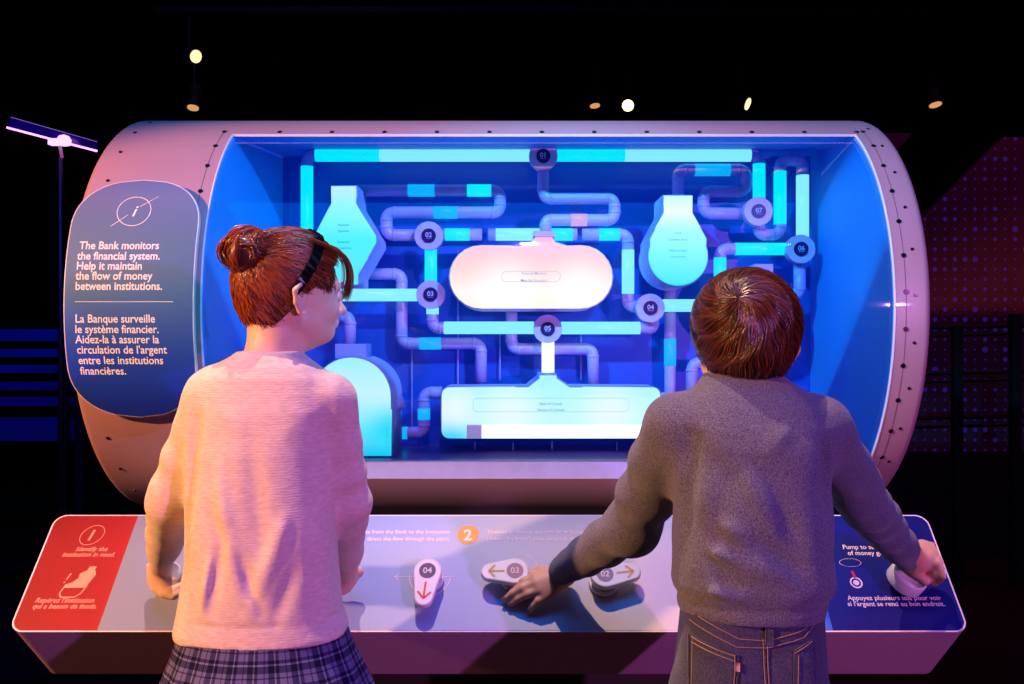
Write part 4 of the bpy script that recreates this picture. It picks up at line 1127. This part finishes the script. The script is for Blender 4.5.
# left hand flat on the panel
Kn = [A3(pp(534, 577, .038)), A3(pp(536, 583, .041)), A3(pp(540, 590, .038)), A3(pp(546, 596, .032))]
Tn = [A3(pp(510, 591, .017)), A3(pp(505, 599, .013)), A3(pp(511, 604, .011)), A3(pp(529, 611, .009))]
for K_ in Kn: v_.cap(bw1+hn*-.012, K_, .0155, .0105, k=.012)
for K_, T_ in zip(Kn, Tn): finger(v_, K_, T_, hn, .008, .0086, .0064)
v_.chain([bw1+A3((-.005, .008, -.006)), A3(pp(540, 571, .026)), A3(pp(524, 577, .022)), A3(pp(516, 581, .020))], [.012, .0105, .009, .0072], k=.006)
# right hand: fist round the pump grip
Kr = [A3(pp(922, 545, .075)), A3(pp(932, 548, .076)), A3(pp(939, 555, .074)), A3(pp(943, 564, .070))]
for K_ in Kr: v_.cap(bw2, K_, .016, .011, k=.014)
Tr = [A3(pp(922, 573, .045)), A3(pp(927, 580, .042)), A3(pp(934, 583, .040)), A3(pp(940, 581, .040))]
Jr = [A3(pp(931, 556, .088)), A3(pp(938, 563, .086)), A3(pp(943, 570, .080)), A3(pp(945, 576, .074))]
for K_, J_, T_ in zip(Kr, Jr, Tr): v_.chain([K_, J_, (J_+T_)/2+A3((.004, -.006, -.002)), T_], [.0105, .0095, .0085, .0072], k=.005)
v_.chain([bw2+A3((-.004, -.004, -.008)), A3(pp(916, 572, .06)), A3(pp(926, 582, .05))], [.012, .010, .0078], k=.006)
V, Q = v_.surf(); mesh('body', V, Q, M_skin2, boy, True)
for s_ in (1, -1):
    c = Vector(HB(.078, s_*.029, .007)); fv_ = Vector(fb_)
    fromM('eye', MB().sweep([c-fv_*.011, c-fv_*.006, c, c+fv_*.006, c+fv_*.0105], [.002, .009, .011, .009, .002], 16), mat('eye_white', (235, 230, 225), .2), boy, True)
    fromM('iris', MB().cyl(c+fv_*.0098, fb_, .0048, .0012, 16), mat('eye_iris', (50, 40, 30), .2), boy)
# fingernails of the left hand
for K_, T_ in zip(Kn, Tn):
    d_ = Vector(T_-K_).normalized(); up_ = (nP-d_*nP.dot(d_)).normalized(); c = Vector(T_)+up_*.0052+d_*.001
    sd = d_.cross(up_); M_ = MB()
    ring_ = [c+d_*.005*math.cos(a)+sd*.0036*math.sin(a) for a in np.linspace(0, 2*PI, 13)[:-1]]
    M_.prism(ring_, lambda p: tuple(p), lambda p: tuple(p+up_*.0016)); fromM('fingernail', M_, mat('nail', (120, 70, 80), .3), boy)
# sweater
sw = Vol((.02, 1.18, bz(640)-.01), (.80, 1.92, 1.24), .0036)
rows_ = [(609, 750, 1.42, 70, .098), (602, 750, 1.42, 71, .100), (592, 751, 1.42, 74, .103), (580, 751.5, 1.42, 78.5, .108), (560, 751.5, 1.42, 78.5, .108), (520, 752, 1.42, 76, .104), (480, 752, 1.42, 77, .1), (445, 751, 1.42, 78, .094), (425, 751, 1.42, 79, .086), (410, 750, 1.42, 72, .076), (398, 749, 1.42, 60, .066), (387, 748, 1.425, 50, .060), (379, 746, 1.43, 41, .054), (376, 746, 1.43, 38, .050)]
sw.loft([(bz(a), bx(b_), c, d*BYY/F, e) for a, b_, c, d, e in rows_], .02)
c1 = A3(pp(562, 574, .056))+A3((.0, -.006, .006)); c2 = A3(pp(909, 556, .078))+A3((-.006, -.006, .004))
sw.cap(bs1, be1, .052, .050, .025, lambda t: .0035*np.sin(t*20+1)*t); sw.cap(be1, c1*.8+be1*.2, .049, .036, .016, lambda t: .0025*np.sin(t*17)*(.4+t)); sw.cap(c1*.8+be1*.2, c1, .031, .0285, .01)
sw.cap(bs2, be2, .050, .045, .025, lambda t: .003*np.sin(t*18)*t); sw.cap(be2, c2*.8+be2*.2, .044, .034, .016, lambda t: .003*np.sin(t*20+2)); sw.cap(c2*.8+be2*.2, c2, .032, .029, .01)
bl_ = lambda x0, y0, x1, y1, w, a, Y=1.32: sw.fold(W(x0, y0, Y), W(x1, y1, Y), w*1.15, a*1.8)
for s_ in ((690, 440, 682, 520, .012, -.016, 1.36), (683, 510, 676, 570, .011, -.014, 1.36), (822, 450, 832, 530, .011, -.014, 1.36), (656, 425, 672, 445, .004, -.003, 1.40),
           (700, 560, 735, 588, .010, -.010), (690, 545, 730, 560, .010, .008), (690, 590, 745, 597, .009, .009), (725, 480, 715, 540, .012, -.006), (745, 470, 770, 520, .014, .005), (780, 500, 800, 560, .014, -.005), (705, 500, 700, 540, .010, .007), (735, 560, 775, 575, .012, .006),
           (800, 420, 770, 450, .014, .004), (700, 420, 730, 460, .014, .004), (760, 540, 810, 580, .012, -.005), (715, 520, 745, 540, .010, .006)): bl_(*s_)
for i in range(14):
    a = 2*PI*i/14; b_ = 2*PI*(i+1)/14; P_ = lambda t: (bx(752)+.122*math.cos(t), 1.42+.104*math.sin(t), bz(594)); sw.fold(P_(a), P_(b_), .006, -.006)
for i in range(16):
    a = 2*PI*i/16; b_ = 2*PI*(i+1)/16; P_ = lambda t: (bx(746)+.068*math.cos(t), 1.428+.057*math.sin(t), bz(385)); sw.fold(P_(a), P_(b_), .005, .004)
sw.wobble(.003, (26, 55), 9)
V, Q = sw.surf(); swo = mesh('sweater', V, Q, M_greysw, boy, True)
# jeans
jv = Vol((bx(640), 1.24, .02), (bx(860), 1.62, bz(598)), .0038)
jv.loft([(bz(720), bx(749), 1.42, .114, .098), (bz(690), bx(749), 1.42, .116, .1), (bz(660), bx(749), 1.42, .115, .098), (bz(630), bx(749.5), 1.42, .112, .094), (bz(604), bx(750), 1.42, .108, .09)], .02, 2.5)
for s_ in (-1, 1):
    hx = bx(749)+s_*.062; jv.chain([(hx, 1.42, bz(700)), (hx, 1.41, .39), (hx, 1.42, .07)], [.064, .052, .046], k=.02, fn=lambda t: .002*np.sin(t*40))
jl = lambda x0, y0, x1, y1, w, a, Y=1.325: jv.fold(W(x0, y0, Y), W(x1, y1, Y), w, a)
for s_ in ((688, 632, 735, 650, .006, .007), (690, 622, 740, 640, .004, -.004), (684, 645, 730, 655, .006, -.005), (700, 668, 735, 676, .008, -.006), (765, 640, 770, 684, .006, -.004), (770, 662, 800, 650, .008, -.006), (790, 640, 812, 630, .006, .005), (720, 662, 750, 684, .008, .005)): jl(*s_)
jv.wobble(.0025, (30, 70), 4)
V, Q = jv.surf(); jo = mesh('jeans', V, Q, M_denim, boy, True)
bvh = BVHTree.FromPolygons([tuple(x) for x in V], Q.tolist())
def drape(pts, off):
    out = []
    for x, z in pts:
        h = bvh.ray_cast(Vector((x, 1.0, z)), Vector((0, 1, 0)))
        out.append((x, (h[0].y if h[0] is not None else 1.36)-off, z))
    return out
def patch(name, quad, off, m, parent, nx=14, nz=14, seam=None):
    """quad in pixels (at back depth) tl,tr,br,bl"""
    q = [W(x, y, 1.325) for x, y in quad]; pts = []
    for j in range(nz+1):
        for i in range(nx+1):
            a = q[0].lerp(q[1], i/nx); b_ = q[3].lerp(q[2], i/nx); p = a.lerp(b_, j/nz); pts.append((p.x, p.z))
    v1 = drape(pts, off); v0 = drape(pts, -.004); n1 = len(pts); f = []
    for j in range(nz):
        for i in range(nx):
            a = j*(nx+1)+i; f += [(a, a+nx+1, a+nx+2, a+1), (n1+a, n1+a+1, n1+a+nx+2, n1+a+nx+1)]
    bd = [j*(nx+1) for j in range(nz+1)]+[nz*(nx+1)+i for i in range(1, nx+1)]+[j*(nx+1)+nx for j in range(nz-1, -1, -1)]+[i for i in range(nx-1, 0, -1)]
    for i in range(len(bd)): a, b_ = bd[i], bd[(i+1) % len(bd)]; f.append((a, b_, n1+b_, n1+a))
    return mesh(name, v1+v0, f, m, parent, True)
def stitch(pix, parent, off=.0035, dash=True):
    P_ = [W(x, y, 1.325) for x, y in pix]; pts = []
    for a, b_ in zip(P_[:-1], P_[1:]):
        n_ = max(2, int((b_-a).length/.004))
        for i in range(n_): p = a.lerp(b_, i/n_); pts.append((p.x, p.z))
    d = drape(pts, off); 
    M_ = MB(); M_.sweep(d, .0008, 5); return fromM('stitching', M_, M_thread, parent)
p1 = patch('back_pocket', [(695, 644), (739, 655), (736, 700), (694, 700)], .003, M_denim, jo)
stitch([(697, 646), (738, 657)], p1, .0045); stitch([(697, 651), (738, 662)], p1, .0045); stitch([(735, 655), (733, 698)], p1, .0045); stitch([(698, 648), (696, 698)], p1, .0045)
p2 = patch('back_pocket', [(795, 652), (817, 640), (818, 700), (793, 700)], .003, M_denim, jo)
stitch([(795, 654), (817, 642)], p2, .0045); stitch([(799, 656), (797, 698)], p2, .0045)
stitch([(768, 640), (769, 690)], jo, .002); stitch([(764, 640), (765, 690)], jo, .002)
stitch([(696, 620), (740, 640), (768, 642), (805, 632), (818, 622)], jo, .002); stitch([(696, 630), (738, 648), (768, 649), (806, 639), (819, 628)], jo, .002)
patch('belt_loop', [(766, 616), (774, 616), (774, 646), (766, 646)], .005, M_denim, jo, 3, 6)
patch('pocket_tag', [(735, 662), (740, 663), (739, 671), (734, 670)], .005, mat('tag_tan', (190, 140, 110), .6), jo, 2, 2)
for s_ in (-1, 1):
    hx = bx(749)+s_*.062
    z_ = Vol((hx-.08, 1.34, -.005), (hx+.08, 1.62, .12), .004); z_.chain([(hx, 1.41, .07), (hx, 1.42, .04), (hx+s_*.01, 1.54, .03)], [.042, .04, .034], k=.02)
    z_.f[:, :, z_.ax[2] < 0] = .1
    V, Q = z_.surf(); mesh('shoe', V, Q, M_black, boy, True)
# hair
hv = Vol(HCb-.18, HCb+.18, .0034)
hcb = A3(W(746, 331, 1.455))
hv.ell(hcb+A3((0, 0, .008)), (.0800, .098, .086)); hv.ell(A3(W(745, 322, 1.44)), (.0765, .08, .080), None, .02); hv.ell(A3(W(745, 358, 1.425)), (.060, .062, .044), None, .03)
hfull = hv.f.copy()
sl, g_ = hv._sub(HCb-.18, HCb+.18, 0)
x, y, z = g_[0]-HCb[0], g_[1]-HCb[1], g_[2]-HCb[2]
f_ = x*fb_[0]+y*fb_[1]+z*fb_[2]; u_ = x*ub_[0]+y*ub_[1]+z*ub_[2]
lim = np.where(u_ > .0, .012+1.0*u_, .012+.8*u_)
hv.f = np.maximum(hv.f, (f_-lim).astype(np.float32))
V, Q = hv.surf(); ho = mesh('hair', V, Q, M_hb2, boy, True)
hvF = Vol(HCb-.18, HCb+.18, .0034); hvF.f = hfull
wh = A3(W(738, 297, 1.365))-hcb; wh /= np.linalg.norm(wh)
e1 = np.cross(wh, [0, 0, 1.]); e1 /= np.linalg.norm(e1); e2 = np.cross(wh, e1)
n = 7500; k = 12
az = rng.random(n)*2*PI; p0 = rng.random(n)**.8*1.9; ln = .55+.5*rng.random(n)
tk2 = np.linspace(0, 1, k)[None]
pol = p0[:, None]+ln[:, None]*tk2; azz = az[:, None]+.75*np.exp(-pol*1.1)*2.2+.05*np.sin(pol*12+az[:, None]*5)+rng.normal(size=(n, 1))*.03
pol = np.minimum(pol, 2.35)
D = np.cos(pol)[..., None]*wh+np.sin(pol)[..., None]*(np.cos(azz)[..., None]*e1+np.sin(azz)[..., None]*e2)
rr = smooth_r(radial(hvF, hcb, D, .17)); rr = rr+rng.random((n, 1))*.004-.001+.001*tk2**2*rng.random((n, 1))
Pp = hcb+D*rr[..., None]
rel = Pp-HCb; fu = rel@fb_; uu = rel@ub_
ok = ((fu < np.where(uu > 0, .02+1.0*uu, .02+.8*uu)) & (Pp[..., 2] > CZ-(386-CY)*1.40/F)).all(1)
strands('hair_strands', Pp[ok], .0008, M_hair2, ho, (rng.random(n)**1.4)[ok], hcb)


# ------------------------------------------------------------------ background
# perforated wall on the right
pw = thing('perforated_screen', 'dim magenta perforated screen with blue backlit dots and a slanted top, behind the railing', 'screen', W(960, 455, 5.2))
mp, nt, b = NT('perforated_magenta')
b.inputs['Base Color'].default_value = (*lin((96, 26, 60)), 1); b.inputs['Roughness'].default_value = .7
tc = N(nt, 'ShaderNodeTexCoord'); mpn = N(nt, 'ShaderNodeVectorMath', operation='SCALE'); mpn.inputs['Scale'].default_value = 1/.058
nt.links.new(tc.outputs['Object'], mpn.inputs[0]); fl = N(nt, 'ShaderNodeVectorMath', operation='FRACTION'); nt.links.new(mpn.outputs[0], fl.inputs[0])
s3 = N(nt, 'ShaderNodeSeparateXYZ'); nt.links.new(fl.outputs[0], s3.inputs[0]); cb = N(nt, 'ShaderNodeCombineXYZ'); nt.links.new(s3.outputs['X'], cb.inputs['X']); nt.links.new(s3.outputs['Z'], cb.inputs['Z'])
ds = N(nt, 'ShaderNodeVectorMath', operation='DISTANCE'); nt.links.new(cb.outputs[0], ds.inputs[0]); ds.inputs[1].default_value = (.5, 0, .5)
fo = N(nt, 'ShaderNodeVectorMath', operation='FLOOR'); nt.links.new(mpn.outputs[0], fo.inputs[0])
wn = N(nt, 'ShaderNodeTexWhiteNoise'); nt.links.new(fo.outputs[0], wn.inputs['Vector'])
n1 = N(nt, 'ShaderNodeTexNoise'); n1.inputs['Scale'].default_value = .25; nt.links.new(fo.outputs[0], n1.inputs['Vector'])
ad = N(nt, 'ShaderNodeMath', operation='MULTIPLY'); nt.links.new(wn.outputs['Value'], ad.inputs[0]); nt.links.new(n1.outputs['Fac'], ad.inputs[1])
m1 = N(nt, 'ShaderNodeMapRange'); m1.inputs['From Min'].default_value = .22; m1.inputs['From Max'].default_value = .6; m1.inputs['To Min'].default_value = .1; m1.inputs['To Max'].default_value = .3; nt.links.new(ad.outputs[0], m1.inputs['Value'])
lt = N(nt, 'ShaderNodeMath', operation='LESS_THAN'); nt.links.new(ds.outputs['Value'], lt.inputs[0]); nt.links.new(m1.outputs[0], lt.inputs[1])
ml = N(nt, 'ShaderNodeMath', operation='MULTIPLY'); nt.links.new(lt.outputs[0], ml.inputs[0]); ml.inputs[1].default_value = .11
b.inputs['Emission Color'].default_value = (.08, .04, 1, 1); nt.links.new(ml.outputs[0], b.inputs['Emission Strength'])
poly = [(890, 452), (890, 250), (1003, 137), (1100, 137), (1100, 452)]
q = [W(x, y, 5.2) for x, y in poly]
fromM('screen_panel', MB().prism(q, lambda p: (p.x, 5.26, p.z), lambda p: (p.x, 5.2, p.z)), mp, pw)
fromM('lower_wall', MB().box((q[0].x, 5.2, 0), (q[-1].x, 5.26, q[0].z)), M_black, pw)
# triangle panel
M_mag = mat('magenta_panel', (80, 15, 60), .7)
tp = thing('wall_panel', 'small dim magenta angled panel behind the drum\'s upper right corner', 'panel', W(890, 150, 5.5))
fromM('panel', MB().prism([W(870, 133, 5.5), W(913, 133, 5.5), W(895, 152, 5.5), W(870, 165, 5.5)], lambda p: (p.x, 5.54, p.z), lambda p: tuple(p)), M_mag, tp)
rl = thing('railing', 'black metal railing with three rails before the perforated screen at right', 'railing', W(960, 458, 4.6))
for y in (328, 373.5, 418): 
    a, b2 = W(905, y+.5, 4.6), W(1040, y-3, 4.6); fromM('rail', MB().sweep([a, b2], .012, 10), M_black, rl)
for y in (336, 382, 427):
    a, b2 = W(905, y+.5, 4.75), W(1040, y-3, 4.75); fromM('rail', MB().sweep([a, b2], .008, 8), M_black, rl)
for x in (957, 1015):
    a = W(x, 326 if x < 1000 else 314, 4.58); fromM('post', MB().box((a.x-.022, 4.56, 0), (a.x+.022, 4.6, a.z)), M_black, rl)
# left slats
M_bslat = mat('slat_blue', (8, 8, 150), .6)
sb = thing('slatted_bench', 'blue lit horizontal slats of a stepped seat at the far left', 'bench', W(30, 465, 4.2))
for (y0, y1) in ((329, 341), (349, 357), (365, 373), (382, 390), (397, 406), (418, 441)):
    a, b2 = W(-60, y1, 4.2), W(74, y0, 4.2); fromM('slat', MB().box((a.x, 4.2, a.z), (b2.x, 4.24, b2.z)), M_bslat, sb)
for x in (62, 79, -20):
    a = W(x, 395, 4.16); fromM('post', MB().box((a.x-.02, 4.16, 0), (a.x+.02, 4.195, a.z+.3 if x < 70 else a.z)), M_black, sb)
a, b2 = W(-60, 463, 4.5), W(104, 449, 4.5)
# fixture
lf = thing('light_fixture', 'glowing violet acrylic bar lamp tilted on a thin stand at far left', 'lamp', W(61, 150, 3.4))
E_vi = emis('violet_tube', (.85, .35, 1), 2.2); E_vd = emis('violet_dim', (.25, .12, .9), .45)
a, b2 = W(7, 127.5, 3.4), W(97, 151, 3.4)
fromM('lit_edge', MB().sweep([a, b2], .0042, 8), E_vi, lf, True)
a, b2 = W(11, 117.5, 3.4), W(97, 142, 3.4); fromM('top_edge', MB().sweep([a, b2], .002, 8), emis('violet_mid', (.5, .25, 1), .55), lf, True)
q = [W(8, 127, 3.4), W(97, 150, 3.4), W(97, 142, 3.4), W(11, 117.5, 3.4)]
fromM('blade', MB().prism(q, lambda p: (p.x, 3.404, p.z), lambda p: (p.x, 3.398, p.z)), mat('violet_acrylic', (40, 14, 110), .2), lf)
c = W(64, 140, 3.37); fromM('knob', MB().sweep([c+Vector((0, 0, -.022)), c+Vector((0, 0, -.018)), c, c+Vector((0, 0, .014)), c+Vector((0, 0, .02))], [.01, .022, .026, .018, .002], 20), E_vi, lf, True)
c = W(55, 141, 3.37); fromM('clamp', MB().box((c.x-.022, 3.36, c.z-.014), (c.x+.03, 3.39, c.z+.008)), E_vi, lf)
a, b2 = W(60, 146, 3.38), W(62, 158, 3.38); fromM('neck', MB().sweep([a, b2], .006, 8), emis('violet_neck', (.6, .12, .4), .5), lf, True)
b2 = W(61, 158, 3.38); fromM('stand', MB().sweep([b2, (b2.x, b2.y, 0)], .008, 8), mat('stand_violet', (22, 8, 36), .5), lf, True)
# ceiling spots
E_warm = emis('lamp_warm', (1, .72, .36), 1.5); E_or = emis('lamp_orange', (.9, .42, .14), .8)
def spot(px, py, r, m, lab, Y=6.0, tilt=(0, -.8, -.6), sq=1.0):
    c = W(px, py, Y); ax = Vector(tilt).normalized(); rr = r*Y/F
    root = thing('spotlight', lab, 'spotlight', tuple(c), 'track spotlights overhead')
    fromM('housing', MB().cyl(c-ax*.16, ax, rr*1.15, .155, 20), M_black, root, True)
    fromM('lens', MB().cyl(c-ax*.004, ax, rr, .006, 20), m, root)
    fromM('bracket', MB().sweep([c-ax*.08, c-ax*.08+Vector((0, 0, .25))], .012, 8), M_black, root)
spot(196, 56.5, 6.4, E_warm, 'bright lit spotlight high at the upper left of the hall', tilt=(.75, -.5, -.35))
spot(193, 108, 5.6, E_or, 'dim orange spotlight just above the drum\'s left top edge', tilt=(0, -.28, -.95))
spot(595, 106, 5, E_or, 'faint edge-on spotlight left of the bright central lamp', tilt=(.1, -.2, -.97))
spot(628, 105.5, 5.8, emis('lamp_hot', (1, .6, .3), 4), 'brightest orange spotlight facing straight out above the drum', tilt=(0, -1, -.1))
spot(748, 104, 6, E_warm, 'narrow pale spotlight turned sideways right of the bright lamp', tilt=(.72, -.45, -.35))
spot(935.5, 105, 6, E_or, 'rightmost small spotlight above the drum\'s right end', tilt=(.1, -.25, -.96))
tr_ = thing('lighting_track', 'black ceiling track rail carrying the spotlights over the hall', 'track', W(560, 70, 6))
fromM('rail', MB().box((-2.4, 6.02, W(0, 62, 6).z+.34), (3.2, 6.08, W(0, 62, 6).z+.38)), M_black, tr_)

# ------------------------------------------------------------------ lights
def area(name, loc, target, sx, sy, col, en, spread=None):
    l = bpy.data.lights.new(name, 'AREA'); l.shape = 'RECTANGLE'; l.size = sx; l.size_y = sy; l.color = col; l.energy = en
    if spread: l.spread = math.radians(spread)
    o = bpy.data.objects.new(name, l); link(o); o.location = loc
    d = Vector(target)-Vector(loc); o.rotation_euler = d.to_track_quat('-Z', 'Y').to_euler(); return o
def spotl(name, loc, target, ang, col, en, r=.03, blend=.3):
    l = bpy.data.lights.new(name, 'SPOT'); l.spot_size = math.radians(ang); l.spot_blend = blend; l.color = col; l.energy = en; l.shadow_soft_size = r
    o = bpy.data.objects.new(name, l); link(o); o.location = loc
    d = Vector(target)-Vector(loc); o.rotation_euler = d.to_track_quat('-Z', 'Y').to_euler(); return o
spotl('overhead_spot', (-.40, 1.6, 4.7), (-.05, 1.87, .8), 32, (1, .62, .40), 540, .01)
spotl('warm_spot', (-3.1, -.1, 2.35), (-.15, 1.6, 1.1), 44, (1, .45, .17), 860, .05)
bd_ = thing('spotlight', 'unseen overhead spotlight with an added black plate blocking its light off the drum', 'spotlight', (-.40, 1.6, 4.76), 'track spotlights overhead')
fromM('housing', MB().cyl((-.40, 1.598, 4.74), (0, -.02, 1), .07, .2, 20), M_black, bd_, True)
fromM('added_block_plate', MB().box((-1.1, 1.644, 4.2), (.3, 1.86, 4.204)), M_black, bd_)  # unseen plate added to keep the overhead light off the drum
fromM('added_plate_arm', MB().box((-.42, 1.66, 4.2), (-.38, 1.67, 4.9)), M_black, bd_)
spotl('violet_spot', (2.5, -1.7, 1.6), (.25, 2.0, 1.05), 48, (.72, .22, .92), 400, .05)
area('added_blue_fill', (.0, .95, 3.3), (.0, 1.86, .78), 2.6, .7, (.0, .17, 1.0), 38)  # unseen soft fill, added to turn the console shadows blue
spotl('added_case_fill_left', (-1.5, -.2, 3.3), (.75, 2.5, 1.3), 26, (.0, .66, 1.0), 540, .05, .8)  # added outside the case to brighten its blue right wall
spotl('added_case_fill_right', (1.5, -.2, 3.3), (-.45, 2.5, 1.35), 28, (.0, .60, 1.0), 430, .05, .8)  # second added fill, brightens the left side of the case
spotl('added_pink_fill', (.1, -.3, 3.4), (.1, 2.5, 1.3), 30, (1, .42, .80), 130, .05, .8)  # added from the front to lift the case pipes towards lilac
area('added_underside_fill', (-.04, 1.985, .82), (-.04, 2.30, .88), 1.7, .03, (1, .58, .54), 6.5, 85)  # hidden fill added to brighten the drum underside
spotl('screen_wash', (3.6, 3.2, 4.4), (2.7, 5.2, 1.4), 60, (.9, .08, .4), 55)
spotl('bench_wash', (-2.6, 2.4, 3.8), (-2.2, 4.2, 1.0), 40, (.1, .1, 1), 120)
spotl('floor_wash', (2.2, 4.2, 3.6), (1.6, 4.0, 0), 60, (1, .1, .05), 18)
w = bpy.data.worlds.new('world'); sc.world = w; w.use_nodes = True
w.node_tree.nodes['Background'].inputs[0].default_value = (.02, .012, .05, 1); w.node_tree.nodes['Background'].inputs[1].default_value = .0
vs = sc.view_settings; vs.view_transform = 'Standard'; vs.look = 'None'; vs.gamma = 1; vs.use_curve_mapping = False; vs.exposure = 0.0
